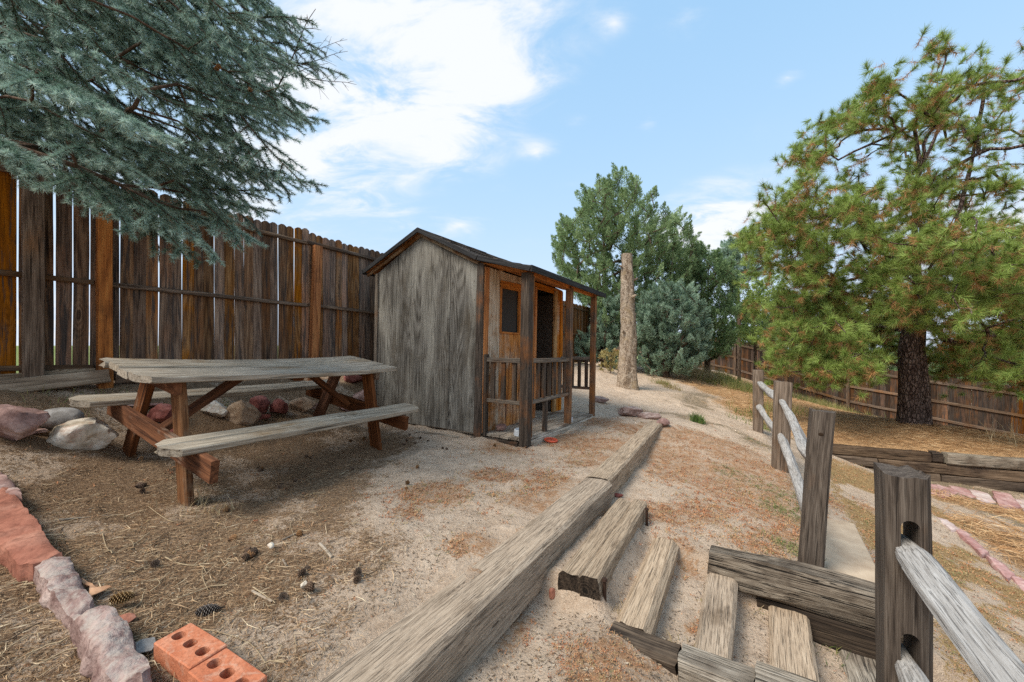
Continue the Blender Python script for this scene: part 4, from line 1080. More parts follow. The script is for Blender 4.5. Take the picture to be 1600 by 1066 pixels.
# ------------------------------------------------------------------ retaining wall of stacked ties
wall = thing('retaining_wall', 'low retaining wall of three rows of dark weathered timbers below the straw covered bank', 'retaining wall', Vector((6.2, 5.8, -1.9)))
def wpt(t, z, off=0):
    a, b = Vector((4.75, 6.42-.06, 0)), Vector((9.6, 4.5, 0)); a, b = Vector((5.24, 6.17, 0)), Vector((7.15, 5.42, 0))
    d = (b-a); p = a+d*t; nrm = Vector((d.y, -d.x, 0)).normalized(); p = p+nrm*off; p.z = z; return p
rows = [(-1.595, [(-.28, .52, .0), (.525, .585, .01), (.59, 1.25, .035)]), (-1.75, [(-.28, .21, .015), (.215, 1.3, .02)]), (-1.905, [(-.28, .56, .025), (.565, 1.35, .03)]), (-2.06, [(-.2, 1.4, .03)])]
for zt, segs in rows:
    for (t0, t1, off) in segs:
        top_right = zt == -1.595 and t0 > .5
        z0 = zt+(.012 if top_right and t0 > .55 else 0)
        beam('timber', wpt(t0+.002, z0-.075, -.04+off), wpt(t1-.002, z0-.075, -.04+off), .17, .148, W_tieg if (top_right and t0 > .55) else W_wall, wall, bev=.02, wob=.016, endn=.02)

# ------------------------------------------------------------------ back fence on the right
BA, BB = Vector((15.3, 11.6, 0)), Vector((10.8, 19.8, 0))
bdir = (BB-BA).normalized(); bn = Vector((-bdir.y, bdir.x, 0)); bn = bn if bn.dot(-BA) > 0 else -bn
def bz(t): return float(np.interp(t, [-6, 0, 4.1, 9.35, 16], [-4.0, -3.03, -2.55, -1.37, -.6]))
bfence = thing('picket_fence', 'long dark brown back fence behind the pine at the right, stepping down the slope', 'fence', Vector((13, 15, -2.6)))
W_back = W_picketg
pk2 = [timber('picket', 1.78, wd, .018, bev=.003, wob=.004, seed=950+i, seg=.2, endn=.002, clip=((1, 1, .03), (1, -1, .03))) for i, wd in enumerate((.138, .135, .140, .133))]
t = -2.2; i = 0
while t < 11.4 and i < 99:
    b = BA+bdir*t; b.z = bz(t)
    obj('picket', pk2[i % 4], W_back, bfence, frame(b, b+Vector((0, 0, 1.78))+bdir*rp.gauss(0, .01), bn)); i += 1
    t += .1315+rp.choice((0, 0, -.002, .001))
vs = []; fs = []; o_ = 0
while t < 18:
    b = BA+bdir*t; b.z = bz(t); M = frame(b, b+Vector((0, 0, 1.78)), bn); m_ = pk2[i % 4]; i += 1
    for v_ in m_.vertices: vs.append(tuple(M @ v_.co))
    for f_ in m_.polygons: fs.append(tuple(q+o_ for q in f_.vertices))
    o_ += len(m_.vertices); t += .14
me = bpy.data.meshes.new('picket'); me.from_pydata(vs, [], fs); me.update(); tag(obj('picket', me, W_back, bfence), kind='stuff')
bt = [-2.3, -.1, 2.0, 4.2, 6.4, 8.7, 11.2, 14, 18]
for a, b in zip(bt[:-1], bt[1:]):
    for hh in (.32, .92, 1.55):
        p = BA+bdir*a+bn*.035; q = BA+bdir*b+bn*.035; p.z = bz(a)+hh; q.z = bz(b)+hh
        beam('rail', p, q, .04, .09, W_rail, bfence, seg=.3)
    p = BA+bdir*b+bn*.075; p.z = bz(b)-.1; beam('post', p, p+Vector((0, 0, 1.72)), .10, .10, W_rail, bfence, up=bn, seg=.2)

# ------------------------------------------------------------------ bare log standing upright
def log_mesh():
    V = []; Fc = []; H = 2.93; n = 60; m = 40
    for i in range(n+1):
        t = i/n; z = -.12+(H+.12)*t
        r = np.interp(t, [0, .06, .2, .5, .8, 1], [.28, .225, .19, .157, .13, .112])
        cx = .02*math.sin(t*4)-.015*t; cy = .02*math.cos(t*3)
        for k in range(m):
            a = 2*math.pi*k/m; p = Vector((math.cos(a)*4, math.sin(a)*4, z*3.5))
            q = noise.noise(Vector((math.cos(a)*1.6, math.sin(a)*1.6, z*1.2)))*.03+noise.noise(p)*.020+abs(noise.noise(p*2.6))*.022
            if t < .08: q += (.08-t)*.5*max(0, math.sin(a*4+1))
            V.append((cx+math.cos(a)*(r+q), cy+math.sin(a)*(r+q), z))
        if i:
            for k in range(m): Fc.append(((i-1)*m+k, (i-1)*m+(k+1) % m, i*m+(k+1) % m, i*m+k))
    me = bpy.data.meshes.new('bark'); me.from_pydata(V, [], Fc); me.polygons.foreach_set('use_smooth', np.ones(len(me.polygons), bool)); me.update()
    top = [(V[n*m+k]) for k in range(m)]
    mt = bpy.data.meshes.new('cut_top'); mt.from_pydata([(x*1.0, y*1.0, z-.002+.006*math.sin(x*60)) for x, y, z in top]+[(0, 0, H+.004)], [], [(k, (k+1) % m, m) for k in range(m)]); mt.update()
    return me, mt
lg = Vector((*at(981, 607, 8.5)[:2], 0)); lg.z = hz(lg.x, lg.y)
logt = thing('tree_stump', 'tall bare upright log with flaking grey brown bark and a sawn top', 'log', lg)
S_bark = NT('flaky_bark'); vv = S_bark.coord()
b1 = S_bark.noise(S_bark.mapping(vv, (1, 1, .55)), 9, 7, .7, .8); b2 = S_bark.noise(vv, 38, 5, .7)
vor = S_bark.n.new('ShaderNodeTexVoronoi'); vor.feature = 'DISTANCE_TO_EDGE'; vor.inputs['Scale'].default_value = 24; S_bark.l.new(S_bark.mapping(vv, (1, 1, .5)), vor.inputs[0])
cb = S_bark.ramp(S_bark.math('ADD', S_bark.math('MULTIPLY', b1, .65), S_bark.math('MULTIPLY', b2, .35)), [(.36, (.07, .048, .033)), (.45, (.25, .185, .13)), (.57, (.48, .40, .315)), (.7, (.33, .25, .17))])
cb = S_bark.mix(S_bark.ramp(vor.outputs[0], [(.01, .6), (.10, 0.0)]), cb, (.07, .048, .034))
cb = S_bark.mix(S_bark.math('MULTIPLY', S_bark.ramp(S_bark.noise(vv, 3.2, 4, .6), [(.54, 0.0), (.66, 1.0)]), .4), cb, (.36, .26, .13))
S_bark.done(cb, .95, S_bark.bump(S_bark.math('ADD', b1, S_bark.math('MULTIPLY', b2, .6)), 1.0, .03), .1)
ma, mb_ = log_mesh()
for (hh_, az_, ln_, rr_) in ((1.95, -1.2, .17, .032), (1.2, -2.4, .13, .030), (2.35, -.4, .12, .024), (.75, -1.0, .10, .034), (2.62, -2.7, .12, .022), (1.6, .2, .10, .026)):
    d_ = Vector((math.cos(az_), math.sin(az_), .35)).normalized(); a_ = lg+Vector((0, 0, hh_))+Vector((math.cos(az_), math.sin(az_), 0))*.10
    V_, F_ = tube([a_, a_+d_*ln_*.5, a_+d_*ln_], [rr_*1.5, rr_, rr_*.8], 9, .12, int(hh_*100))
    me_ = bpy.data.meshes.new('branch_stub'); me_.from_pydata([tuple(Vector(q)-lg) for q in V_], [], [tuple(map(int, f)) for f in F_]+[tuple(range(18, 27))]); me_.update()
    obj('branch_stub', me_, S_bark.m, logt, Matrix.Translation(lg))
obj('bark', ma, S_bark.m, logt, Matrix.Translation(lg)); obj('cut_top', mb_, W_tieg, logt, Matrix.Translation(lg))

# ------------------------------------------------------------------ rocks
R_pink = rockmat('pink_rock', (.19, .105, .088), (.36, .23, .20), (.50, .38, .34), 7, (.16, .075, .065), .4)
R_red = rockmat('red_rock', (.13, .035, .028), (.25, .085, .07), (.38, .17, .145), 8, (.08, .03, .028), .4)
R_slab = rockmat('red_sandstone', (.24, .085, .055), (.33, .135, .09), (.41, .20, .14), 6, (.12, .045, .03), .5, .9)
R_white = rockmat('white_quartz', (.36, .30, .22), (.60, .54, .45), (.80, .77, .71), 6, (.34, .13, .07), .40)
R_grey = rockmat('grey_granite', (.20, .185, .17), (.32, .30, .28), (.44, .42, .40), 16, (.12, .11, .10), .25, .25)
R_buff = rockmat('buff_rock', (.26, .16, .10), (.44, .32, .22), (.58, .47, .36), 7, (.22, .10, .06), .35)
R_pinkc = rockmat('crusted_pink_rock', (.17, .10, .088), (.31, .215, .19), (.46, .36, .32), 10, (.10, .05, .045), .6, 1.3, crust=(.38, .33, .29))
R_flat = rockmat('orange_flagstone', (.36, .17, .09), (.46, .26, .15), (.54, .35, .23), 5, (.25, .10, .06), .2, .3)
def rock(label, px, py, size, mat, seed, group=None, rot=0, sink=.25, Y=None, facets=14, rough=.07, smooth=0, flat=0, cat='rock', tilt=(0, 0), name='rock'):
    """(px,py): where its foot meets the ground"""
    g = ground_hit(px, py) if Y is None else Vector(((px-800)/F*Y, Y, 0))
    if Y is not None: g.z = hz(g.x, g.y)
    M = Matrix.Translation(g+Vector((0, size[1]*.6 if Y is None else 0, size[2]*(1-sink*2)))) @ Euler((tilt[0], tilt[1], rot)).to_matrix().to_4x4()
    o = obj(name, rockmesh(name, size, seed, facets, rough, smooth, flat=flat), mat, None, M)
    return tag(o, label, cat, group)
GR = 'rocks of the loose stone edging'
rock('big rough white and rust stained rock left of the picnic table', 112, 704, (.225, .14, .135), R_white, 5, GR, .12, .12, facets=13)
rock('smooth rounded grey boulder left of the picnic table', 72, 672, (.165, .12, .085), R_grey, 4, GR, .0, .10, rough=.02, smooth=.85)
rock('pink angular rock cut by the left edge of the picture', 2, 694, (.15, .13, .155), R_pink, 8, GR, .5, .12, facets=9)
rock('thin flat grey stone between the rounded boulder and the pink rock', 45, 678, (.09, .05, .02), R_pink, 9, GR, .3, .2)
rock('white jagged rock under the back bench, left of the brown rock', 327, 652, (.135, .10, .085), R_white, 12, GR, .1, .15, facets=9)
rock('red rock half hidden behind the front left table legs', 243, 664, (.17, .11, .10), R_red, 13, GR, .2, .15)
rock('small red rock low beside the diagonal table brace', 270, 682, (.07, .05, .06), R_red, 14, GR, .2, .2)
rock('brown and pink angular rock between the white rock and the dark red rocks', 374, 663, (.15, .10, .125), R_buff, 15, GR, .4, .15, facets=8)
rock('dark red rock, left one of the pair under the back bench', 398, 647, (.105, .10, .105), R_red, 16, GR, .2, .15, facets=8)
rock('square dark red rock, right one of the pair under the back bench', 432, 650, (.095, .09, .10), R_red, 17, GR, .05, .12, facets=7)
rock('low red stone lying at the foot of the dark red pair', 405, 655, (.085, .06, .035), R_red, 18, GR, .3, .25)
rock('buff lichen grey rock right of the dark red pair', 470, 645, (.16, .11, .10), R_buff, 19, GR, .0, .15, facets=10)
rock('pale pink rock behind the bench above the dark red pair', 436, 620, (.12, .10, .10), R_pink, 20, GR, .2, .1, Y=4.75)
rock('pink white faceted rock seen between the far table legs', 566, 632, (.155, .12, .16), R_pink, 21, GR, .6, .12, Y=5.05, facets=9)
rock('red pink rock above the faceted one beside the shed corner', 555, 600, (.15, .11, .10), R_red, 22, GR, .2, .1, Y=5.5)
rock('flat pink stone in front of the shed corner behind the far table leg', 540, 640, (.10, .08, .06), R_pink, 23, GR, .2, .2, Y=4.7)
rock('small pale stone at the right foot of the stone row', 487, 640, (.06, .05, .05), R_pink, 24, GR, .2, .2)
rock('long low pink stone behind the near table legs', 190+30, 655, (.16, .09, .06), R_pink, 25, GR, .3, .2, Y=3.35)
# border stones near the camera
GB = 'border stones in the left foreground'
def slab_at(label, pts, zt, thk, mat, seed, group=GB, rough=.014, name='rock', cat='rock', rag=.014):
    """flat-topped stone: outline (picture pixels + height of each corner) of its top face, thickness thk"""
    poly = [atz(px, py, z) for (px, py, z) in [(p[0], p[1], p[2] if len(p) > 2 else zt) for p in pts]]
    c = sum(poly, Vector())/len(poly); rd = random.Random(seed)
    o = Vector((rd.uniform(0, 50), rd.uniform(0, 50), 0)); ring = []
    for i in range(len(poly)):
        a, b = poly[i], poly[(i+1) % len(poly)]; k = max(2, int((b-a).length/.014))
        for j in range(k): ring.append(a.lerp(b, j/k))
    area = sum(ring[i].x*ring[(i+1) % len(ring)].y-ring[(i+1) % len(ring)].x*ring[i].y for i in range(len(ring)))
    if area < 0: ring.reverse()
    n = len(ring)
    A = np.array([(p.x, p.y, 1) for p in poly]); co_ = np.linalg.lstsq(A, np.array([p.z for p in poly]), rcond=None)[0]
    for p in ring:                                       # ragged outline
        d = (p-c); d.z = 0; d.normalize(); p += d*noise.fractal(Vector((p.x*16, p.y*16, 0))+o, 1, 2.2, 4)*rag
        p.z = co_[0]*p.x+co_[1]*p.y+co_[2]
    xs = [p.x for p in ring]; ys = [p.y for p in ring]; pts2 = [Vector((p.x, p.y)) for p in ring]
    R2 = np.array([(p.x, p.y) for p in ring])
    st = .013 if (max(xs)-min(xs)) < .5 else .018
    gx_ = np.arange(min(xs), max(xs), st); gy_ = np.arange(min(ys), max(ys), st); q = np.array([(x_+rd.uniform(-.3, .3)*st, y_+rd.uniform(-.3, .3)*st) for x_ in gx_ for y_ in gy_])
    ins = inpoly_(q, R2); q = q[ins]
    dmin = np.sqrt(((q[:, None]-R2[None])**2).sum(2)).min(1); q = q[dmin > st*.6]
    from mathutils.geometry import delaunay_2d_cdt
    vv2, ee, ff, _, _, _ = delaunay_2d_cdt(pts2+[Vector(t) for t in q], [(i, (i+1) % n) for i in range(n)], [list(range(n))], 1, 1e-6)
    V = []
    R3 = R2[None]
    for v in vv2:
        dm = float(np.sqrt(((R2-np.array((v.x, v.y)))**2).sum(1).min()))
        z = co_[0]*v.x+co_[1]*v.y+co_[2]
        z += noise.fractal(Vector((v.x*7, v.y*7, 3))+o, 1, 2.1, 5)*rough*1.6-max(0, .012-dm)*.55
        cr = noise.noise(Vector((v.x*5, v.y*5, 9))+o)
        z -= max(0, .05-abs(cr))*rough*4                  # a few creases
        V.append(Vector((v.x, v.y, z)))
    fs = [tuple(f) for f in ff]
    nt = len(V); # side walls follow the outline vertices (first n of the triangulation keep their order)
    lev = [(.18, .004), (.38, .010), (.6, .010), (.8, .004), (1.0, -.006)]
    for (fr, ou) in lev:
        for i in range(n):
            p = V[i]; d = Vector((ring[i].x-c.x, ring[i].y-c.y, 0)).normalized()
            qv = Vector((p.x, p.y, p.z-thk*fr)); k_ = noise.fractal(Vector((qv.x*15, qv.y*15, qv.z*22))+o, 1, 2.1, 4)
            V.append(qv+d*(ou+k_*rag*1.2))
    for l in range(len(lev)):
        b0 = 0 if l == 0 else nt+(l-1)*n; b1 = nt+l*n
        for i in range(n): fs.append((b0+i, b0+(i+1) % n, b1+(i+1) % n, b1+i))
    me = bpy.data.meshes.new(name); me.from_pydata([tuple(v-c) for v in V], [], fs)
    bm = bmesh.new(); bm.from_mesh(me); bmesh.ops.recalc_face_normals(bm, faces=bm.faces); bm.to_mesh(me); bm.free()
    me.polygons.foreach_set('use_smooth', np.ones(len(me.polygons), bool)); me.update(); me.set_sharp_from_angle(angle=math.radians(40))
    return tag(obj(name, me, mat, None, Matrix.Translation(c)), label, cat, group)
def inpoly_(p, poly):
    x0, y0 = poly[:, 0], poly[:, 1]; x1, y1 = np.roll(x0, -1), np.roll(y0, -1); px, py = p[:, :1], p[:, 1:]
    c = ((y0 > py) != (y1 > py)) & (px < (x1-x0)*(py-y0)/(y1-y0+1e-12)+x0)
    return (c.sum(1) % 2) == 1
slab_at('long flat red sandstone slab at the left edge', [(-30, 742, -.72), (8, 757, -.73), (38, 785, -.76), (60, 812, -.79), (72, 838, -.82), (96, 866, -.855), (52, 886, -.86), (28, 880, -.85), (-40, 800, -.76)], -.8, .085, R_slab, 31)
slab_at('grey pink rough stone behind the red slab at the left edge', [(-30, 725, -.70), (5, 738, -.71), (28, 758, -.73), (34, 772, -.75), (-30, 760, -.72)], -.7, .06, R_pink, 38)
slab_at('pale pink stone between the red slab and the cracked stone', [(54, 885, -.86), (78, 871, -.86), (110, 869, -.86), (122, 895, -.88), (130, 920, -.89), (145, 938, -.90), (140, 950, -.91), (112, 960, -.90), (88, 932, -.885), (70, 905, -.87)], -.88, .085, R_pinkc, 32, rough=.018)
slab_at('cracked pink stone with grey crust beside the orange brick', [(112, 962, -.89), (140, 950, -.89), (160, 955, -.89), (190, 968, -.89), (210, 985, -.90), (212, 1005, -.905), (228, 1020, -.91), (234, 1045, -.92), (222, 1062, -.925), (190, 1066, -.925), (165, 1050, -.92), (150, 1020, -.91), (128, 992, -.90)], -.9, .115, R_pinkc, 33, rough=.026)
slab_at('small crusted stone at the bottom edge beside the cracked pink stone', [(205, 1068, -.96), (240, 1062, -.96), (250, 1080, -.96), (215, 1085, -.96)], -.96, .05, R_pinkc, 39)
slab_at('thin orange flagstone chip left of the picnic table', [(54, 766), (80, 752), (98, 757), (72, 775), (60, 776)], -.885, .02, R_flat, 34, 'flat stone chips in the litter')
slab_at('flat red stone chip under the tan pine cone', [(148, 944), (166, 946), (205, 958), (196, 967), (182, 968), (170, 962)], -.935, .02, R_slab, 35, 'flat stone chips in the litter')
slab_at('buff stone chip beside the pale pink border stone', [(126, 905), (150, 915), (168, 912), (140, 926)], -.925, .012, R_flat, 36, 'flat stone chips in the litter')
slab_at('small grey stone chip between cracked stone and brick', [(214, 1000), (232, 1000), (230, 1010), (218, 1012)], -.965, .012, R_grey, 37, 'flat stone chips in the litter')
# rocks by the edging timber and the porch path
GP = 'rocks at the far end of the edging timber'
rock('white topped rock between porch and edging timber', 985, 652, (.20, .10, .085), R_pinkc, 41, GP, -.35, .15, facets=9)
rock('pink rock at the far end of the edging timber', 1036, 668, (.12, .09, .075), R_pink, 42, GP, .2, .2, facets=9)
rock('low pale stone on the sand behind the far porch post', 938, 630, (.20, .07, .07), R_pinkc, 43, GP, -.3, .2)
rock('flat pale stone half buried beside the pink end rock', 1015, 655, (.20, .07, .06), R_pinkc, 44, GP, -.2, .2)
rock('small pink stone at the joint of the edging timbers', 966, 778, (.05, .025, .02), R_red, 45, None, -.6, .2)
rock('small white stone at the top end of the split step timber', 986, 798, (.028, .02, .02), R_white, 46, None, 0, .2)
rock('small reddish pointed stone on the sand below the edging timber', 863, 938, (.020, .016, .030), R_slab, 47, None, 0, .12, facets=8)
rock('tiny white pebble between the third and fourth steps', 1151, 987, (.010, .008, .006), R_white, 48, None, 0, .2)
rock('white chalky stone in the middle of the needle litter', 421, 858, (.020, .016, .016), R_white, 49, None, 0, .15)
rock('greyish white pebble lying on the litter left of the edging timber', 474, 920, (.017, .014, .016), R_white, 50, None, 0, .15)
# pink edging pavers on the lower path
GV = 'pink stones edging the lower path'
R_pav = rockmat('pink_paver', (.28, .13, .115), (.41, .23, .21), (.52, .35, .32), 5, (.66, .56, .50), .35, .3)
R_pavw = rockmat('pale_paver', (.36, .25, .22), (.52, .41, .375), (.62, .54, .50), 5, (.45, .25, .22), .35, .3)
def paver(label, poly, mat, seed):
    pts = [ground_hit(px, py) for px, py in poly]
    P_ = [(px, py, g.z+.035) for (px, py), g in zip(poly, pts)]
    slab_at(label, P_, 0, .05, mat, seed, GV, .008, rag=.006)
paver('pink edging stone nearest the near rail post under the timber wall', [(1450, 756), (1478, 758), (1500, 768), (1478, 778), (1452, 768)], R_pav, 71)
paver('dull pink edging stone, second from the near rail post', [(1482, 758), (1512, 762), (1530, 778), (1502, 776)], R_pav, 72)
paver('pale pink edging stone in the middle of the row under the timber wall', [(1514, 764), (1545, 770), (1556, 786), (1532, 784)], R_pavw, 73)
paver('large rose edging stone right of the pale one', [(1550, 766), (1580, 772), (1596, 792), (1562, 790)], R_pav, 74)
paver('rose edging stone at the right edge of the picture under the timber wall', [(1586, 778), (1612, 782), (1630, 800), (1602, 800)], R_pavw, 75)
paver('thin pale edging stone right of the near rail post', [(1462, 806), (1480, 812), (1500, 826), (1486, 826)], R_pavw, 76)
paver('long rose edging stone lower down the slope', [(1490, 822), (1506, 826), (1545, 862), (1534, 866)], R_pav, 77)
paver('rose edging stone near the right edge, lower down the slope', [(1540, 866), (1556, 870), (1585, 896), (1574, 902)], R_pav, 78)
paver('lowest rose edging stone at the right edge of the picture', [(1580, 900), (1596, 902), (1640, 940), (1620, 944)], R_pav, 79)

# ------------------------------------------------------------------ two orange cored bricks
R_brick = rockmat('orange_brick', (.36, .11, .055), (.47, .165, .085), (.54, .24, .145), 14, (.50, .33, .24), .5, .6)
def brick(label, c, yaw, tilt=(0, 0)):
    L, W_, H = .215, .100, .058
    bm = bmesh.new()
    holes = [(-.070, 0), (0, 0), (.070, 0)]; hx, hy = .021, .0165
    def rounded(r, z, seg=4):
        out = []
        for sx, sy, a0 in ((1, 1, 0), (-1, 1, 1), (-1, -1, 2), (1, -1, 3)):
            for k in range(seg+1):
                a = (a0+k/seg)*math.pi/2; out.append((sx*(L/2-r)+math.cos(a)*r, sy*(W_/2-r)+math.sin(a)*r, z))
        return out
    def oval(cx, cy, z, seg=20):
        o = []
        for k in range(seg):
            a = 2*math.pi*k/seg; o.append((cx+math.copysign(abs(math.cos(a))**.75, math.cos(a))*hx, cy+math.copysign(abs(math.sin(a))**.75, math.sin(a))*hy, z))
        return o
    b = .003
    rings = [rounded(.005, -H/2), rounded(.005, H/2-b)]
    R0 = [[bm.verts.new(p) for p in r] for r in rings]
    inner = [(x*(1-b*2/L), y*(1-b*2/W_), H/2) for x, y, z in rounded(.005, 0)]; R0.append([bm.verts.new(p) for p in inner])
    n = len(R0[0])
    for a, c_ in zip(R0[:-1], R0[1:]):
        for k in range(n): bm.faces.new((a[k], a[(k+1) % n], c_[(k+1) % n], c_[k]))
    bm.faces.new(R0[0][::-1])
    edges = [bm.edges.get((R0[-1][k], R0[-1][(k+1) % n])) for k in range(n)]
    for hx_, hy_ in holes:
        t = [bm.verts.new(p) for p in oval(hx_, hy_, H/2)]; d_ = [bm.verts.new(p) for p in oval(hx_, hy_, -H/2+.012)]
        m = len(t)
        for k in range(m):
            edges.append(bm.edges.new((t[k], t[(k+1) % m])))
        for k in range(m): bm.faces.new((t[k], d_[k], d_[(k+1) % m], t[(k+1) % m]))
        bm.faces.new(d_)
    bmesh.ops.triangle_fill(bm, use_beauty=True, edges=edges)
    # triangle_fill covers the core openings too: drop those lids
    kill = [f for f in bm.faces if len(f.verts) == 3 and any(((f.calc_center_median().x-a)/hx)**2+((f.calc_center_median().y-q)/hy)**2 < .98 and abs(f.calc_center_median().z-H/2) < 1e-4 and all(((v.co.x-a)/hx)**2+((v.co.y-q)/hy)**2 < 1.6 for v in f.verts) for a, q in holes)]
    bmesh.ops.delete(bm, geom=kill, context='FACES_ONLY')
    bmesh.ops.recalc_face_normals(bm, faces=bm.faces)
    me = bpy.data.meshes.new('brick'); bm.to_mesh(me); bm.free(); me.update()
    M = Matrix.Translation(c) @ Euler((tilt[0], tilt[1], yaw)).to_matrix().to_4x4()
    return tag(obj('brick', me, R_brick, None, M), label, 'brick', 'orange bricks in the foreground')
by = math.radians(-26.5)
brick('orange brick with three oval holes, the one nearer the pine cones', Vector((-.995, 1.20, -.951)), by)
brick('orange brick with oval holes cut off by the bottom edge of the picture', Vector((-.995+.219*math.cos(by)-.004, 1.20+.219*math.sin(by)-.008, -.954)), by-.03)

# ------------------------------------------------------------------ things on the porch
M_wht = plain('white_enamel', (.62, .66, .70), .35, .5, 0, .06)
M_rock_p = R_pink
def lathe(name, prof, seg=24):
    V = []; Fc = []
    for r, z in prof:
        for k in range(seg): V.append((math.cos(2*math.pi*k/seg)*r, math.sin(2*math.pi*k/seg)*r, z))
    for i in range(len(prof)-1):
        for k in range(seg): Fc.append((i*seg+k, i*seg+(k+1) % seg, (i+1)*seg+(k+1) % seg, (i+1)*seg+k))
    me = bpy.data.meshes.new(name); me.from_pydata(V, [], Fc); me.polygons.foreach_set('use_smooth', np.ones(len(me.polygons), bool)); me.update(); me.set_sharp_from_angle(angle=math.radians(40)); return me
bowl = lathe('pet_bowl', [(.001, .004), (.06, .004), (.066, .03), (.068, .058), (.074, .062), (.080, .058), (.084, .0), (.001, .0)])
tag(obj('pet_bowl', bowl, M_wht, None, SM @ Matrix.Translation((.17, -.40, .030))), 'white round bowl on the porch deck beside the near post', 'bowl')
tag(obj('rock', rockmesh('rock', (.085, .06, .05), 61, 10, .05), R_pink, None, SM @ Matrix.Translation((.22, -.10, .062))), 'pinkish stone on the porch deck under the window', 'rock')
tag(obj('paper_cup', lathe('paper_cup', [(.001, .0), (.018, .0), (.024, .06), (.023, .06), (.017, .003), (.001, .003)]), M_wht, None, SM @ Matrix.Translation((1.18, -.515, .028))), 'small white cup on the deck at the foot of the middle post', 'cup')
tag(obj('wood_scrap', timber('wood_scrap', .10, .03, .012, seed=77), W_dark, None, SM @ Matrix.Translation((.66, -.40, .034)) @ Matrix.Rotation(.5, 4, 'Z')), 'small dark wood scrap on the deck behind the stub post', 'wood scrap')
# orange toy ring on the red ground cover: rim with crossing spokes
g = ground_hit(861, 690)
M_toy = plain('orange_plastic', (.62, .09, .035), .4, .45, 0, .05)
bm = bmesh.new(); R0, r0 = .062, .011
V = []; n1_, n2_ = 32, 10
for i in range(n1_):
    a = 2*math.pi*i/n1_
    V.append([bm.verts.new(((R0+r0*math.cos(b_*2*math.pi/n2_))*math.cos(a), (R0+r0*math.cos(b_*2*math.pi/n2_))*math.sin(a), r0*math.sin(b_*2*math.pi/n2_))) for b_ in range(n2_)])
for i in range(n1_):
    for j in range(n2_): bm.faces.new((V[i][j], V[(i+1) % n1_][j], V[(i+1) % n1_][(j+1) % n2_], V[i][(j+1) % n2_]))
me = bpy.data.meshes.new('rim'); bm.to_mesh(me); bm.free(); me.polygons.foreach_set('use_smooth', np.ones(len(me.polygons), bool))
toy = thing('toy_ring', 'flat bright orange plastic ring with a cross bar on the ground before the porch', 'toy', g)
MT = Matrix.Translation(g+Vector((0, 0, .016))) @ Euler((.08, .05, .4)).to_matrix().to_4x4()
obj('rim', me, M_toy, toy, MT); obj('cross_bar', timber('cross_bar', .115, .016, .009, bev=.004, wob=0, seed=1, endn=0), M_toy, toy, MT)
# sticks by the shed
def stick_board(label, a, b, w_, h_, mat, group=None, name='loose_board', cat='board'):
    A, B = ground_hit(*a), ground_hit(*b); A.z += h_*.5; B.z += h_*.5; _seed[0] += 1
    return tag(beam(name, A, B, w_, h_, mat, None, wob=.004, endn=.008), label, cat, group)
stick_board('thin grey lath lying on the sand along the shed wall', (648, 675), (716, 684), .035, .014, W_deck)
stick_board('short dark shingle lying at the shed corner below the porch', (736, 683), (757, 682), .06, .012, W_darkl)
GW = 'grey wood slivers in the needle litter'
stick_board('long pale flat stick left of the table leg', (93, 813), (185, 806), .012, .008, W_deck, GW, 'wood_sliver', 'stick')
stick_board('grey wood sliver standing out right of the white chalky stone', (500, 852), (520, 873), .016, .010, W_deck, GW, 'wood_sliver', 'stick')
stick_board('pale short wood sliver above the white chalky stone', (440, 846), (462, 836), .010, .008, W_deck, GW, 'wood_sliver', 'stick')
stick_board('pale curved stick end at the lower middle of the litter', (392, 925), (424, 942), .010, .008, W_deck, GW, 'wood_sliver', 'stick')
stick_board('small upright sliver in front of the dark cones', (441, 876), (447, 886), .009, .008, W_deck, GW, 'wood_sliver', 'stick')

# ------------------------------------------------------------------ pine cones
def cone_mesh(L, R, seed, openn=.6, rows=13):
    V = []; Fc = []; rd = random.Random(seed)
    # core
    for i in range(9):
        t = i/8; z = L*t; r = R*.45*math.sin(math.pi*min(1, t*.9+.12))+.001
        for k in range(8): V.append((math.cos(k*math.pi/4)*r, math.sin(k*math.pi/4)*r, z))
        if i:
            for k in range(8): Fc.append(((i-1)*8+k, (i-1)*8+(k+1) % 8, i*8+(k+1) % 8, i*8+k))
    tint = [0.0]*len(V)
    N = rows*8
    for i in range(N):
        t = (i+.5)/N; a = i*2.39996; z = L*(t*.93+.02)
        pr = R*(math.sin(math.pi*min(1, t*.86+.17))**.8)
        up = .25+openn*.5*(1-t)
        d = Vector((math.cos(a), math.sin(a), up)).normalized(); s_ = Vector((-math.sin(a), math.cos(a), 0)); n_ = d.cross(s_)
        b = Vector((0, 0, z-L*.04)); tip = b+d*pr*1.15
        wd = pr*.48
        m = b+d*pr*.6
        i0 = len(V)
        th = n_*pr*.12
        for p in (b, m-s_*wd*.8, m+s_*wd*.8, tip-s_*wd*.55, tip+s_*wd*.55, tip+d*pr*.12-n_*pr*.05): V.append(tuple(p))
        for p in (m, tip): V.append(tuple(p-th*1.4))
        tint += [.15, .4, .4, .9, .9, 1.0, .1, .5]
        Fc += [(i0, i0+1, i0+2), (i0+1, i0+3, i0+4, i0+2), (i0+3, i0+5, i0+4), (i0, i0+6, i0+1), (i0, i0+2, i0+6), (i0+1, i0+6, i0+7, i0+3), (i0+2, i0+4, i0+7, i0+6), (i0+3, i0+7, i0+5), (i0+4, i0+5, i0+7)]
    me = bpy.data.meshes.new('pine_cone'); me.from_pydata(V, [], Fc); me.update()
    a_ = me.attributes.new('tint', 'FLOAT', 'POINT'); a_.data.foreach_set('value', np.array(tint, np.float32))
    return me
C_tan = tintmat('tan_cone', [(0, (.04, .02, .01)), (.4, (.16, .085, .035)), (.85, (.42, .27, .12)), (1, (.62, .48, .27))], .6)
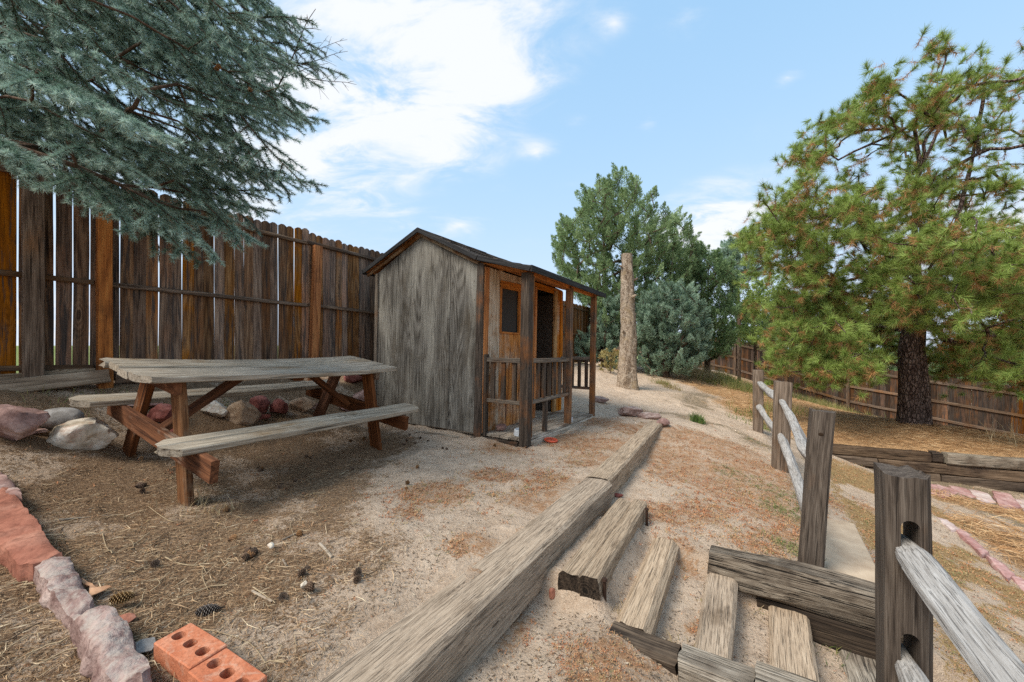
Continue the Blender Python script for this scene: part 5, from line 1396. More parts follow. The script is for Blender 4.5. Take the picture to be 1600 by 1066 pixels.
C_grey = tintmat('grey_cone', [(0, (.015, .011, .009)), (.4, (.06, .047, .04)), (.85, (.22, .19, .17)), (1, (.42, .39, .36))], .7)
C_dark = tintmat('dark_cone', [(0, (.016, .010, .007)), (.4, (.065, .040, .026)), (.85, (.19, .125, .085)), (1, (.34, .25, .18))], .7)
C_brn = tintmat('brown_cone', [(0, (.03, .015, .008)), (.4, (.13, .062, .025)), (.85, (.30, .16, .07)), (1, (.42, .26, .13))], .6)
cm_long = cone_mesh(.088, .0165, 1, .1, 15); cm_long2 = cone_mesh(.088, .0165, 1, .1, 15)
cm_open = cone_mesh(.060, .027, 2, .9, 9); cm_sm = cone_mesh(.048, .017, 3, .5, 10)
def mkvar(me, mat):
    m = me.copy(); m.materials.clear(); m.materials.append(mat); return m
CM = {('o', 'd'): mkvar(cm_open, C_dark), ('o', 'b'): mkvar(cm_open, C_brn), ('s', 'd'): mkvar(cm_sm, C_dark), ('s', 'b'): mkvar(cm_sm, C_brn), ('o', 'g'): mkvar(cm_open, C_grey)}
def put_cone(me, mat, px, py, az, label, group, scale=1.0, el=.08, lift=.014):
    g = ground_hit(px, py); d = Vector((math.cos(az)*math.cos(el), math.sin(az)*math.cos(el), math.sin(el)))
    M = Matrix.Translation(g+Vector((0, 0, lift*scale))) @ d.to_track_quat('Z', 'Y').to_matrix().to_4x4() @ Matrix.Scale(scale, 4)
    return tag(obj('pine_cone', me, mat, None, M), label, 'pine cone', group)
put_cone(cm_long, C_tan, 172, 953, .25, 'long closed tan pine cone lying on the red stone chip', 'pine cones', 1.05, .05, .035)
put_cone(cm_long2, C_grey, 306, 965, .30, 'long closed grey black pine cone behind the orange brick', 'pine cones', 1.05, .05, .016)
rc_ = random.Random(8)
for (kind, col_, spots_, lab) in (
    ('o', 'd', [(212, 763), (230, 758), (218, 770)], 'dark open pine cone in the clump left of the near table leg'),
    ('o', 'b', [(358, 800), (357, 848), (362, 845), (396, 873), (463, 840)], 'brown open pine cone among the pale twigs in front of the table'),
    ('o', 'd', [(380, 866), (390, 872), (402, 868), (486, 890), (466, 897), (553, 899), (555, 906), (440, 935), (476, 925)], 'blackish open pine cone in the middle of the needle litter'),
    ('s', 'd', [(238, 885), (484, 718), (481, 715), (410, 737), (438, 758), (460, 754), (437, 762), (552, 735), (655, 686), (640, 681), (650, 694), (635, 690), (633, 696), (667, 690)], 'small dark pine cone on the ground under and beside the bench'),
    ('s', 'b', [(412, 735), (640, 758), (632, 765), (654, 733), (208, 716), (222, 718), (566, 688), (545, 690), (300, 700)], 'small brown pine cone on the ground under and in front of the picnic table'),
    ('s', 'b', [(775, 697)], 'single tan pine cone on the sand left of the near porch post'),
    ('s', 'd', [(690, 702), (700, 703)], 'small dark pine cone on the sand in front of the shed wall')):
    for (px, py) in spots_:
        put_cone(CM[(kind, col_)], None, px, py, rc_.uniform(0, 6.28), lab, 'pine cones', rc_.uniform(.75, 1.1)*(.70 if kind == 'o' else .8), rc_.uniform(-.2, .5))

# ------------------------------------------------------------------ twigs
M_twig = tintmat('pale_twig', [(0, (.30, .22, .13)), (1, (.52, .42, .28))], .8)
S_tw = NT('twig'); S_tw = S_tw.done(S_tw.mix(S_tw.noise(S_tw.coord(), 40, 3), (.22, .155, .09), (.50, .40, .26)), .85)
S_twd = NT('dark_twig'); S_twd = S_twd.done(S_twd.mix(S_twd.noise(S_twd.coord(), 40, 3), (.05, .033, .02), (.16, .115, .075)), .85)
def twig(pts, r, mat, label, group, fork=None):
    P_ = [ground_hit(px, py)+Vector((0, 0, r+.004)) for px, py in pts]
    # smooth subdivide
    Q = []
    for i in range(len(P_)-1):
        a = P_[max(i-1, 0)]; b = P_[i]; c = P_[i+1]; d = P_[min(i+2, len(P_)-1)]
        for k in range(6):
            t = k/6; Q.append(.5*((2*b)+(c-a)*t+(2*a-5*b+4*c-d)*t*t+(3*b-a-3*c+d)*t**3))
    Q.append(P_[-1]); o = Q[0].copy()
    arr = np.array([tuple(q-o) for q in Q])
    V, Fc = tube(arr, np.linspace(r, r*.45, len(arr)), 6, .06, len(Q)+int(pts[0][0]))
    if fork:
        for (i0, fx, fy) in fork:
            e = ground_hit(fx, fy)+Vector((0, 0, r+.012))-o; s0 = Vector(arr[min(len(arr)-1, i0)])
            mid = (s0+e)/2+Vector((0, 0, .008))
            v2, f2 = tube([s0, mid, e], [r*.7, r*.55, r*.3], 5)
            V, Fc = join([(V, Fc), (v2, f2)])
    me = mesh_np('twig', V, Fc, smooth=True)
    return tag(obj('twig', me, mat, None, Matrix.Translation(o)), label, 'twig', group)
GT = 'twigs on the needle litter'
twig([(258, 873), (280, 883), (312, 885), (330, 870)], .0028, S_tw, 'pale forked twig in the middle of the needle litter', GT, [(10, 340, 868), (12, 322, 900)])
twig([(318, 885), (316, 902), (325, 925)], .002, S_tw, 'thin pale twig hanging down below the forked twig', GT)
twig([(345, 875), (352, 885), (358, 888), (342, 908)], .0018, S_tw, 'small pale twig right of the forked twig, pointing to the grey cone', GT)
twig([(232, 793), (258, 812), (275, 816), (300, 800), (335, 780)], .0020, S_tw, 'long curved pale stem in front of the near table leg', GT, [(9, 290, 790)])
twig([(300, 805), (330, 783), (355, 770)], .0016, S_tw, 'pale stem rising right of the near table leg', GT)
twig([(92, 842), (98, 858), (106, 862), (95, 830), (125, 815)], .0022, S_twd, 'dark bent twig curling left of the tan needle patch', GT)
twig([(160, 835), (168, 860), (186, 866)], .0018, S_tw, 'small tan twig beside the buff litter patch', GT, [(8, 190, 855)])
twig([(395, 920), (410, 930), (430, 945)], .003, S_tw, 'short thick pale twig near the grey white pebble', GT)
twig([(300, 985), (340, 990), (392, 1010), (420, 1048)], .002, S_tw, 'long pale twig lying past the corner of the orange brick', GT)
twig([(356, 860), (386, 850), (412, 856)], .0018, S_tw, 'pale twig beside the chalky stone', GT, [(9, 395, 838)])
twig([(320, 1010), (372, 960), (410, 925)], .0016, S_tw, 'straight pale twig crossing the litter right of the brick', GT)
twig([(10, 1018), (45, 995), (82, 990)], .002, S_tw, 'pale twig at the left edge below the border stones', GT, [(8, 60, 1010)])
twig([(60, 1062), (90, 1040), (118, 1022)], .002, S_tw, 'pale twig at the bottom left beside the cracked stone', GT)
twig([(30, 905), (70, 908), (95, 900)], .0016, S_twd, 'dark twig left of the pale pink border stone', GT)
twig([(455, 852), (462, 846), (454, 820), (470, 805), (500, 800)], .0014, S_tw, 'thin crooked twig above the chalky stone', GT)
twig([(513, 850), (535, 840), (545, 835)], .0020, S_twd, 'dark thin twig right of the crooked twig', GT)
twig([(552, 842), (570, 848), (585, 846)], .0018, S_twd, 'short dark twig at the edge of the sand', GT)
twig([(560, 770), (567, 783)], .0018, S_tw, 'tiny straw coloured twig on the sand before the bench', GT)
twig([(470, 730), (520, 742), (560, 735)], .0016, S_tw, 'pale curved stem under the front bench', GT)
twig([(330, 770), (300, 790), (284, 802)], .0014, S_tw, 'fine pale stem at the foot of the near table leg', GT)
twig([(460, 995), (462, 1020), (455, 1050)], .0014, S_tw, 'fine upright pale stem beside the foreground edging timber', GT)
twig([(1170, 930), (1195, 945), (1178, 962), (1212, 985)], .0018, S_tw, 'tangle of pale roots between the third and fourth steps', GT, [(6, 1205, 950), (10, 1160, 975)])
twig([(1262, 985), (1290, 1010), (1312, 1030)], .0018, S_tw, 'pale dry stems between the fourth step and the near post', GT, [(4, 1300, 995), (8, 1280, 1030)])

# short broken twigs among the needles: one mesh each kind, copied
tv = []
for q in range(5):
    rd = random.Random(300+q); L_ = (.07, .10, .13, .16, .09)[q]; n_ = 7
    pts_ = np.array([(L_*(i/(n_-1)-.5), rd.gauss(0, .006)*(1 if 0 < i < n_-1 else .3)+.012*math.sin(i*.9+q), .002*math.sin(i*1.3)) for i in range(n_)])
    V_, F_ = tube(pts_, np.linspace(.0024, .0013, n_), 5, .1, q)
    if q in (1, 3):
        a_ = pts_[3]; v2, f2 = tube([a_, a_+[.02, .022, .006], a_+[.035, .045, .004]], [.0016, .0013, .0008], 4); V_, F_ = join([(V_, F_), (v2, f2)])
    for mm in (S_tw, S_twd):
        me_ = mesh_np('twig', V_, F_, smooth=True); me_.materials.append(mm); tv.append((me_, 'p' if mm is S_tw else 'd'))
rt_ = random.Random(44); cntt = 0
while cntt < 70:
    px, py = rt_.uniform(0, 620), rt_.uniform(735, 1060)
    g = ground_hit(px, py); n__, u__ = to_nu(g.x, g.y)
    if n__ > -1.25 or float(m_litter(np.array([g.x]), np.array([g.y]))[0]) < .3: continue
    if (px < 240 and py > 860+.55*abs(px-20) and px < 235 and py < 1066 and px > 40 and py < 900+px) : pass
    me_, kd = rt_.choice(tv+[t for t in tv if t[1] == 'p'])
    M = Matrix.Translation(g+Vector((0, 0, .010))) @ Euler((rt_.uniform(-.1, .1), rt_.uniform(-.12, .12), rt_.uniform(0, 6.28))).to_matrix().to_4x4() @ Matrix.Scale(rt_.uniform(.7, 1.2), 4)
    tag(obj('twig', me_, None, None, M), 'short pale broken twig scattered among the brown needles' if kd == 'p' else 'short dark broken twig scattered among the brown needles', 'twig', 'twigs on the needle litter'); cntt += 1
# ------------------------------------------------------------------ trees
def inpoly(px, py, poly):
    poly = np.asarray(poly, float); x0, y0 = poly[:, 0], poly[:, 1]; x1, y1 = np.roll(x0, -1), np.roll(y0, -1)
    px = np.asarray(px)[:, None]; py = np.asarray(py)[:, None]
    c = ((y0 > py) != (y1 > py)) & (px < (x1-x0)*(py-y0)/(y1-y0+1e-12)+x0)
    return (c.sum(1) % 2) == 1
def sample_volume(poly, Y0, dr, n, seed, dens=None, cx=None):
    """random points of a crown: outline seen from the yard, thickness dr to either side of distance Y0"""
    rg = np.random.default_rng(seed); poly = np.asarray(poly, float); lo, hi = poly.min(0), poly.max(0); out = []
    cx = (lo[0]+hi[0])/2 if cx is None else cx; hwid = (hi[0]-lo[0])/2
    while len(out) < n:
        p = rg.uniform(lo, hi, (n*3, 2)); p = p[inpoly(p[:, 0], p[:, 1], poly)]
        for (a, b) in p:
            k = math.sqrt(max(.12, 1-min(1, abs(a-cx)/hwid)**2))
            Y = Y0+dr*k*rg.uniform(-1, 1)
            # keep the outline's real size: point is placed on the sight line at Y0, then moved in depth
            q = at(a, b, Y0); s_ = 1+(Y-Y0)/Y0*.55
            out.append((q.x*s_, Y, q.z*s_))
            if len(out) >= n: break
    return np.array(out)
class Skel:
    def __init__(s): s.p = []; s.par = []
    def add(s, p, par): s.p.append(np.asarray(p, float)); s.par.append(par); return len(s.p)-1
    def path(s, pts, par=-1, step=.25):
        for i, p in enumerate(pts):
            p = np.asarray(p, float)
            if par >= 0:
                a = s.p[par]; k = max(1, int(np.linalg.norm(p-a)/step))
                for j in range(1, k+1): par = s.add(a+(p-a)*j/k, par)
            else: par = s.add(p, -1)
        return par
    def grow(s, att, origin, step=.22, jit=.05, sag=-.06, seed=1, up=.15, kmin=1, vert=0.0):
        rg = np.random.default_rng(seed); origin = np.asarray(origin, float); tips = []
        order = np.argsort(np.linalg.norm((att-origin)*np.array([1, 1, .6]), axis=1))
        for i in order:
            a = att[i]; N = np.array(s.p[kmin:]) if len(s.p) > kmin else np.array(s.p)
            d = a-N; L = np.linalg.norm(d, axis=1)
            pen = L*(1+up*np.maximum(0, -d[:, 2]/np.maximum(L, 1e-6))+vert*np.abs(d[:, 2])/np.maximum(L, 1e-6))
            j = int(np.argmin(pen))+(kmin if len(s.p) > kmin else 0); b = s.p[j]; ln = np.linalg.norm(a-b); k = max(1, int(ln/step)); par = j
            for q in range(1, k+1):
                t = q/k; p = b+(a-b)*t+np.array([0, 0, sag*ln*4*t*(1-t)])+(rg.normal(0, jit, 3)*ln*(t*(1-t)*4) if q < k else 0)
                par = s.add(p, par)
            tips.append((i, par))
        return tips
    def tubes(s, r_tip, expo, r_max, sides=6, rmin_draw=0.0, taper_rough=.04):
        n = len(s.p); cnt = np.zeros(n); kids = [[] for _ in range(n)]
        for i in range(n):
            if s.par[i] >= 0: kids[s.par[i]].append(i)
        for i in range(n-1, -1, -1):
            if not kids[i]: cnt[i] = 1
            if s.par[i] >= 0: cnt[s.par[i]] += cnt[i]
        r = np.minimum(r_tip*cnt**expo, r_max); parts = []; s.cnt = cnt; s.r = r
        starts = [(i, None) for i in range(n) if s.par[i] < 0]
        while starts:
            i, pre = starts.pop(); ch = [pre, i] if pre is not None else [i]
            while kids[i]:
                ks = sorted(kids[i], key=lambda q: -cnt[q])
                for q in ks[1:]: starts.append((q, i))
                i = ks[0]; ch.append(i)
            if len(ch) < 2: continue
            rr = r[ch].copy()
            if pre is not None: rr[0] = min(rr[0], rr[1]*1.15)
            if rr.max() < rmin_draw: continue
            parts.append(tube(np.array([s.p[q] for q in ch]), rr, sides, taper_rough, i))
        return join(parts)
    def dirs(s, idx):
        return np.array([(lambda a, b: (a-b)/(np.linalg.norm(a-b)+1e-9))(s.p[i], s.p[s.par[i]]) for i in idx])

def blade_tris(p, d, L, W_, rg):
    s_ = np.cross(d, rg.normal(0, 1, p.shape)); s_ /= np.linalg.norm(s_, axis=1)[:, None]+1e-9
    s_ = s_*(W_/2)[:, None] if hasattr(W_, '__len__') else s_*W_/2
    return np.stack([p-s_, p+s_, p+d*(L[:, None])], 1).reshape(-1, 3)
def unit(v): return v/(np.linalg.norm(v, axis=-1, keepdims=True)+1e-9)
def bark(name, c0, c1, c2, sc_=14, bmp=.9, plates=None):
    s = NT(name); v = s.coord(); m = s.mapping(v, (1, 1, .35))
    a = s.noise(m, sc_, 7, .65, .5); col = s.ramp(a, [(.36, c0), (.52, c1), (.68, c2)])
    if plates:
        vo = s.n.new('ShaderNodeTexVoronoi'); vo.feature = 'DISTANCE_TO_EDGE'; vo.inputs['Scale'].default_value = plates; s.l.new(s.mapping(v, (1, 1, .4)), vo.inputs[0])
        col = s.mix(s.ramp(vo.outputs[0], [(.02, .85), (.14, 0.0)]), col, tuple(q*.35 for q in c0))
        a = s.math('ADD', a, s.math('MULTIPLY', s.ramp(vo.outputs[0], [(.0, 0.0), (.15, 1.0)]), .8))
    return s.done(col, .95, s.bump(a, bmp, .02), .1)

# ---- blue spruce, its trunk out of the picture to the left
SP_T = np.array([-4.05, 1.45])
gz = hz(*SP_T)
B_spr = bark('spruce_bark', (.035, .022, .016), (.10, .066, .047), (.20, .145, .11), 16)
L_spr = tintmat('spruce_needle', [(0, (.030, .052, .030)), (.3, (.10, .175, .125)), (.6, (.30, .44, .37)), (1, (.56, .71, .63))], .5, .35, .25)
def spruce_branch(L, seed, dens=1150, nl=.030, bare=False):
    """flat spray of shoots along +X, needles all round every shoot"""
    rd = random.Random(seed); rg = np.random.default_rng(seed); axes = []; wood_ = []
    def axis(p, d, ln, droop, lvl, r):
        n = max(3, int(ln/.03)); P_ = [np.array(p, float)]; dd = np.array(d, float)
        for i in range(n):
            dd = unit(dd+np.array([rd.gauss(0, .03), rd.gauss(0, .03), droop/n+rd.gauss(0, .03)])); P_.append(P_[-1]+dd*ln/n)
        P_ = np.array(P_); axes.append((P_, lvl)); wood_.append(tube(P_, np.linspace(r, r*.35, len(P_)), 4)); return P_
    M_ = axis((0, 0, 0), (1, 0, rd.uniform(-.05, .1)), L, rd.uniform(-.25, .15), 0, .0075*L**.5)
    x = .05; side = 1
    while x < L*.97:
        i = min(len(M_)-2, int(x/L*(len(M_)-1))); t = unit(M_[i+1]-M_[i])
        ll = (L-x)*.50*rd.uniform(.6, 1.1)+.055; ll = min(ll, .46*L**.6)
        a = side*rd.uniform(.62, .95)
        d = np.array([t[0]*math.cos(a)-t[1]*math.sin(a), t[0]*math.sin(a)+t[1]*math.cos(a), t[2]+rd.uniform(-.30, .10)])
        Q = axis(M_[i], unit(d), ll, rd.uniform(-.55, .1), 1, .0032)
        y = .05; s2 = 1
        while y < ll-.03:
            j = min(len(Q)-2, int(y/ll*(len(Q)-1))); t2 = unit(Q[j+1]-Q[j]); a2 = s2*rd.uniform(.6, 1.0); l2 = min((ll-y)*.6*rd.uniform(.6, 1.1)+.025, .15)
            d2 = np.array([t2[0]*math.cos(a2)-t2[1]*math.sin(a2), t2[0]*math.sin(a2)+t2[1]*math.cos(a2), t2[2]+rd.uniform(-.35, .1)])
            axis(Q[j], unit(d2), l2, -.2, 2, .0018); y += rd.uniform(.09, .13); s2 = -s2
        x += rd.uniform(.075, .110); side = -side
    Ps = []; Ds = []; Ts = []; Ls = []
    for (P_, lvl) in axes:
        seg = P_[1:]-P_[:-1]; sl_ = np.linalg.norm(seg, axis=1); tot = sl_.sum(); N = int(tot*dens); 
        if N < 2: continue
        u = rg.random(N)*tot; c = np.cumsum(sl_); k = np.minimum(np.searchsorted(c, u), len(seg)-1); f = (u-(c[k]-sl_[k]))/sl_[k]
        if bare: keep = rg.random(N) < .25*(1-u/tot); u, k, f = u[keep], k[keep], f[keep]; N = len(u)
        p = P_[k]+seg[k]*f[:, None]; t = unit(seg[k]); rnd = rg.normal(0, 1, (N, 3)); rad = unit(rnd-t*(rnd*t).sum(1)[:, None])
        rad[:, 2] = np.where(rad[:, 2] < -.2, rad[:, 2]*.45, rad[:, 2]); rad = unit(rad)
        th = rg.normal(.90, .16, N); d = unit(t*np.cos(th)[:, None]+rad*np.sin(th)[:, None])
        age = u/tot
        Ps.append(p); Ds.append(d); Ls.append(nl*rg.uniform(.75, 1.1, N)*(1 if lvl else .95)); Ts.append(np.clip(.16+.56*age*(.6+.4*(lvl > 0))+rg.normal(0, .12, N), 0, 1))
    return np.concatenate(Ps), np.concatenate(Ds), np.concatenate(Ls), np.concatenate(Ts), join(wood_)
POLY = [(-260, -160), (505, -160), (500, 0), (470, 40), (498, 60), (540, 76), (545, 100), (520, 130), (512, 165), (515, 185), (488, 205), (470, 215), (440, 222), (445, 245), (470, 262), (478, 285), (520, 303), (500, 320), (478, 340), (445, 345), (420, 362), (412, 385), (372, 385), (352, 395), (352, 425), (320, 428), (305, 405), (285, 420), (262, 410), (240, 395), (215, 398), (205, 365), (185, 335), (160, 338), (128, 330), (118, 300), (85, 285), (62, 290), (40, 262), (15, 268), (-60, 300), (-260, 330)]
rs = random.Random(21)
VAR = [spruce_branch(L_, 50+i) for i, L_ in enumerate((.55, .6, .75, .8, 1.0, 1.05))]
bare = spruce_branch(.62, 77, 300, .012, True)
TB = {}
PL = []            # (variant, base, X dir, up, scale)
def place(var, base_, tip, roll=0.0):
    base_, tip = np.asarray(base_, float), np.asarray(tip, float); X = unit(tip-base_); Ln = np.linalg.norm(tip-base_)
    up_ = np.array([math.sin(roll)*X[1], -math.sin(roll)*X[0], math.cos(roll)]); Yv = unit(np.cross(up_, X)); Z = np.cross(X, Yv)
    PL.append((var, base_, np.stack([X, Yv, Z], 1), Ln)); return base_
VL = (.55, .6, .75, .8, 1.0, 1.05)
# long limbs drawn where the photograph shows them (tip seen at, distance)
named = [((-45, 60, 1.75), (95, 165, 1.62), 3), ((60, 110, 1.70), (170, 195, 1.62), 2), ((130, 150, 1.70), (272, 232, 1.66), 3), ((60, 60, 1.9), (230, 150, 1.8), 2), ((170, -20, 2.1), (285, 135, 2.0), 4), ((150, -60, 2.2), (235, 90, 2.1), 4), ((230, 60, 2.2), (355, 130, 2.2), 2), ((105, 220, 1.9), (245, 300, 1.85), 2), ((-30, 205, 1.7), (60, 275, 1.65), 2),
         ((330, 250, 2.7), (515, 304, 2.85), 5), ((260, 255, 2.5), (430, 275, 2.6), 4), ((280, 300, 2.5), (430, 340, 2.55), 3), ((320, 180, 2.8), (508, 190, 2.9), 4), ((300, 130, 2.8), (465, 215, 2.8), 3), ((330, 80, 3.0), (530, 120, 3.0), 4), ((230, 310, 2.2), (345, 420, 2.2), 2), ((190, 290, 2.2), (290, 412, 2.15), 2), ((120, 260, 2.0), (205, 375, 1.95), 2), ((320, 330, 2.5), (405, 385, 2.5), 1), ((370, -30, 3.0), (480, 60, 3.0), 3), ((60, 230, 2.0), (130, 325, 1.95), 1)]
for a, b, v_ in named: place(v_, at(*a), at(*b), rs.uniform(-.25, .25)); TB[len(PL)-1] = .13  # light from above painted into the needle tint: these limbs lighter, the rest slightly darker
tries = 0
while len(PL) < 265 and tries < 20000:
    tries += 1
    px, py = rs.uniform(-250, 520), rs.uniform(-150, 430)
    Y = rs.uniform(2.1, 4.2)
    if px < 150: Y = rs.uniform(1.95, 3.7)
    v_ = rs.choice((0, 0, 1, 1, 2, 2, 3, 4)); L_ = VL[v_]*rs.uniform(.85, 1.1)
    tip = np.array(at(px, py, Y)); rad = np.array([tip[0]-SP_T[0], tip[1]-SP_T[1]]); dist = np.linalg.norm(rad)
    if dist > 3.8: continue
    a = math.atan2(rad[1], rad[0])+rs.gauss(0, .45); e = rs.uniform(-.95, -.05)
    d = np.array([math.cos(a)*math.cos(e), math.sin(a)*math.cos(e), math.sin(e)]); b = tip-d*L_
    wv = unit(np.cross(d, [0, 0, 1]))
    chk = np.array([tip, b+d*L_*.8, b+d*L_*.55+wv*L_*.28+[0, 0, -.04], b+d*L_*.55-wv*L_*.28+[0, 0, -.04], b+d*L_*.75+wv*L_*.18, b+d*L_*.75-wv*L_*.18, b+d*L_*.3-wv*L_*.3-[0, 0, .05], b+d*L_*.3+wv*L_*.3-[0, 0, .05], b])
    if chk[:, 1].min() < 1.15: continue
    q = topx(chk)
    if not inpoly(q[:, 0], q[:, 1], POLY).all(): continue
    place(v_, b, tip, rs.gauss(0, .25))
Vn = []; Tn = []; Wn = []
for pi_, (v_, b, Rm, Ln) in enumerate(PL):
    Pn, Dn, Lnn, Tt, (wv, wf) = VAR[v_]; k = Ln/VL[v_]
    p = (Pn*k) @ Rm.T+b; d = Dn @ Rm.T
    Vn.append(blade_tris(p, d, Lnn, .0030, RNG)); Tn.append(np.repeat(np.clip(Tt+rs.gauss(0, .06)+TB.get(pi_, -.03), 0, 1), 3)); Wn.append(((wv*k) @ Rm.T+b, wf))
# the nearly bare twig end standing against the sky, top right
for (a, b) in (((425, 152, 3.0), (516, 18, 3.0)), ((455, 105, 3.0), (548, 92, 3.05)), ((470, 80, 3.0), (480, 20, 3.0)), ((470, 85, 3.0), (545, 72, 3.0)), ((470, 120, 3.0), (552, 145, 3.0))):
    A, Bq = np.array(at(*a)), np.array(at(*b)); Pn, Dn, Lnn, Tt, (wv, wf) = bare; X = unit(Bq-A); Yv = unit(np.cross([0, -1, 0], X)); Z = np.cross(X, Yv); Rm = np.stack([X, Yv, Z], 1); k = np.linalg.norm(Bq-A)/.62
    kk = k if a[0] == 425 else k
    sel = RNG.random(len(Pn)) < .6
    Vn.append(blade_tris((Pn[sel]*kk) @ Rm.T+A, Dn[sel] @ Rm.T, Lnn[sel], .0022, RNG)); Tn.append(np.repeat(Tt[sel]*.5, 3)); Wn.append(((wv*kk) @ Rm.T+A, wf))
Vn = np.concatenate(Vn); Tn = np.concatenate(Tn)
spr = thing('spruce_tree', 'blue green spruce whose drooping branches fill the upper left corner', 'tree', Vector((SP_T[0], SP_T[1], gz)))
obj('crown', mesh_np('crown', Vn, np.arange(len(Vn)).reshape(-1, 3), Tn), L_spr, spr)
V, Fc = join(Wn); obj('twigs', mesh_np('twigs', V, Fc), B_spr, spr)
sk = Skel(); sk.path([(*SP_T, gz-.1), (*SP_T, 7.5)], step=.18)
bases = np.array([b for _, b, _, _ in PL]); sk.grow(bases, (*SP_T, 1.0), .12, .035, -.02, 3, .2, 3, 2.2)
V, Fc = sk.tubes(.006, .46, .16, 8); obj('trunk', mesh_np('trunk', V, Fc, smooth=True), B_spr, spr)
# small reddish cones hanging among the needles
for i, (px, py, Y) in enumerate(((341, 101, 2.0), (391, 136, 2.1), (340, 104, 2.02))):
    c = at(px, py, Y); M = Matrix.Translation(c) @ Vector((rs.uniform(-.5, .5), rs.uniform(-.3, .3), -1)).to_track_quat('Z', 'Y').to_matrix().to_4x4() @ Matrix.Scale(.6, 4)
    obj('cone', CM[('s', 'b')], None, spr, M)

# ---- pine at the right
pb = ground_hit(1428, 667); pb = Vector((at(1428, 0, 7.4).x, 7.4, 0)); pb.z = hz(pb.x, pb.y)
B_pine = bark('pine_bark', (.07, .046, .038), (.16, .115, .098), (.28, .22, .19), 18, 1.0, 22)
L_pine = tintmat('pine_needle', [(0, (.24, .10, .04)), (.28, (.50, .28, .115)), (.36, (.42, .31, .11)), (.42, (.15, .175, .04)), (.68, (.25, .355, .08)), (1, (.40, .52, .15))], .5, .25, .15)
Y0 = 7.3
def pp(px, py, dy=0): return np.array(at(px, py, Y0))*np.array([1, 0, 1])+np.array([0, Y0+dy, 0])
sk = Skel()
t1 = sk.path([np.array([pb.x, pb.y, pb.z-.1]), pp(1424, 600), pp(1420, 545), pp(1436, 470)])
t2 = sk.path([pp(1490, 410, .1), pp(1512, 350, .2), pp(1546, 250, .3), pp(1556, 150, .2), pp(1562, 85, .2)], t1)
a_ = sk.path([pp(1412, 380, -.2), pp(1395, 300, -.4), pp(1430, 221, -.4), pp(1437, 140, -.3)], t1)
sk.path([pp(1385, 218, -.5), pp(1340, 240, -.6), pp(1290, 262, -.6)], a_-6)
sk.path([pp(1560, 330, .6), pp(1620, 250, .9)], t2-14)
sk.path([pp(1350, 470, -1.2), pp(1270, 455, -1.6)], t1); sk.path([pp(1520, 470, -1.6), pp(1600, 480, -2.0)], t1)
nk = len(sk.p)
UP_ = [(1228, 200), (1250, 182), (1268, 205), (1290, 150), (1335, 150), (1352, 108), (1385, 95), (1405, 110), (1430, 78), (1462, 66), (1475, 95), (1500, 100), (1535, 40), (1548, 42), (1556, 72), (1580, 58), (1600, 68), (1690, 60), (1760, 200), (1740, 420), (1500, 410), (1430, 330), (1300, 300), (1238, 280), (1225, 255)]
LO_ = [(1160, 350), (1180, 335), (1200, 305), (1235, 308), (1262, 296), (1320, 320), (1400, 330), (1480, 390), (1560, 400), (1740, 400), (1760, 600), (1610, 606), (1560, 585), (1520, 600), (1470, 562), (1440, 540), (1390, 545), (1340, 580), (1290, 600), (1255, 570), (1235, 580), (1215, 555), (1215, 520), (1240, 500), (1215, 470), (1235, 430), (1185, 405), (1190, 375)]
def clumps(poly, dr, nc, per, seed, cx, sx, sz):
    c = sample_volume(poly, Y0, dr, nc, seed, cx=cx); rg = np.random.default_rng(seed+9)
    k = rg.integers(int(per*.6), int(per*1.4), nc); a = np.repeat(c, k, 0)
    return a+rg.normal(0, 1, a.shape)*np.array([sx, sx, sz])*np.repeat(rg.uniform(.7, 1.3, nc), k)[:, None]
aU = clumps(UP_, 1.6, 98, 7, 5, 1470, .14, .09); aL = clumps(LO_, 2.4, 185, 9, 6, 1450, .24, .11); nU = len(aU)
qx = topx(aL); aL = aL[~((np.abs(qx[:, 0]-1425) < 60) & (qx[:, 1] > 515) & (aL[:, 1] < Y0+.6))]
att = np.concatenate([aU, aL])
# bottom hem of needles hanging low on the side towards the yard
tips = sk.grow(att, pp(1436, 440), .16, .07, -.05, 7, .25, 4)
Vt, Ft = sk.tubes(.0085, .38, .21, 7)
trunkV = Vt
pine = thing('pine_tree', 'large long needled pine with orange brown old needles, standing on the straw covered bank', 'tree', pb)
obj('trunk', mesh_np('trunk', Vt, Ft, smooth=True), B_pine, pine)
# second stem merged at the foot (the seam seen in the trunk)
foot = tube([np.array([pb.x+.13, pb.y+.05, pb.z-.1]), np.array([pb.x+.11, pb.y+.03, pb.z+.5]), pp(1436, 545, .08), pp(1440, 470, .05)], [.20, .175, .15, .12], 14, .03, 5)
obj('trunk', mesh_np('trunk', *foot, smooth=True), B_pine, pine)
foot = tube([np.array([pb.x-.13, pb.y-.03, pb.z-.1]), np.array([pb.x-.11, pb.y-.03, pb.z+.5]), pp(1412, 545, -.08), pp(1425, 470, -.05)], [.19, .16, .14, .10], 14, .03, 6)
obj('trunk', mesh_np('trunk', *foot, smooth=True), B_pine, pine)
idx = [i for _, i in tips]; dirs_ = sk.dirs(idx); cen = np.array([sk.p[i] for i in idx]); par = np.array([sk.p[sk.par[i]] for i in idx])
rg = np.random.default_rng(77)
P3, D3, L3, T3 = [], [], [], []
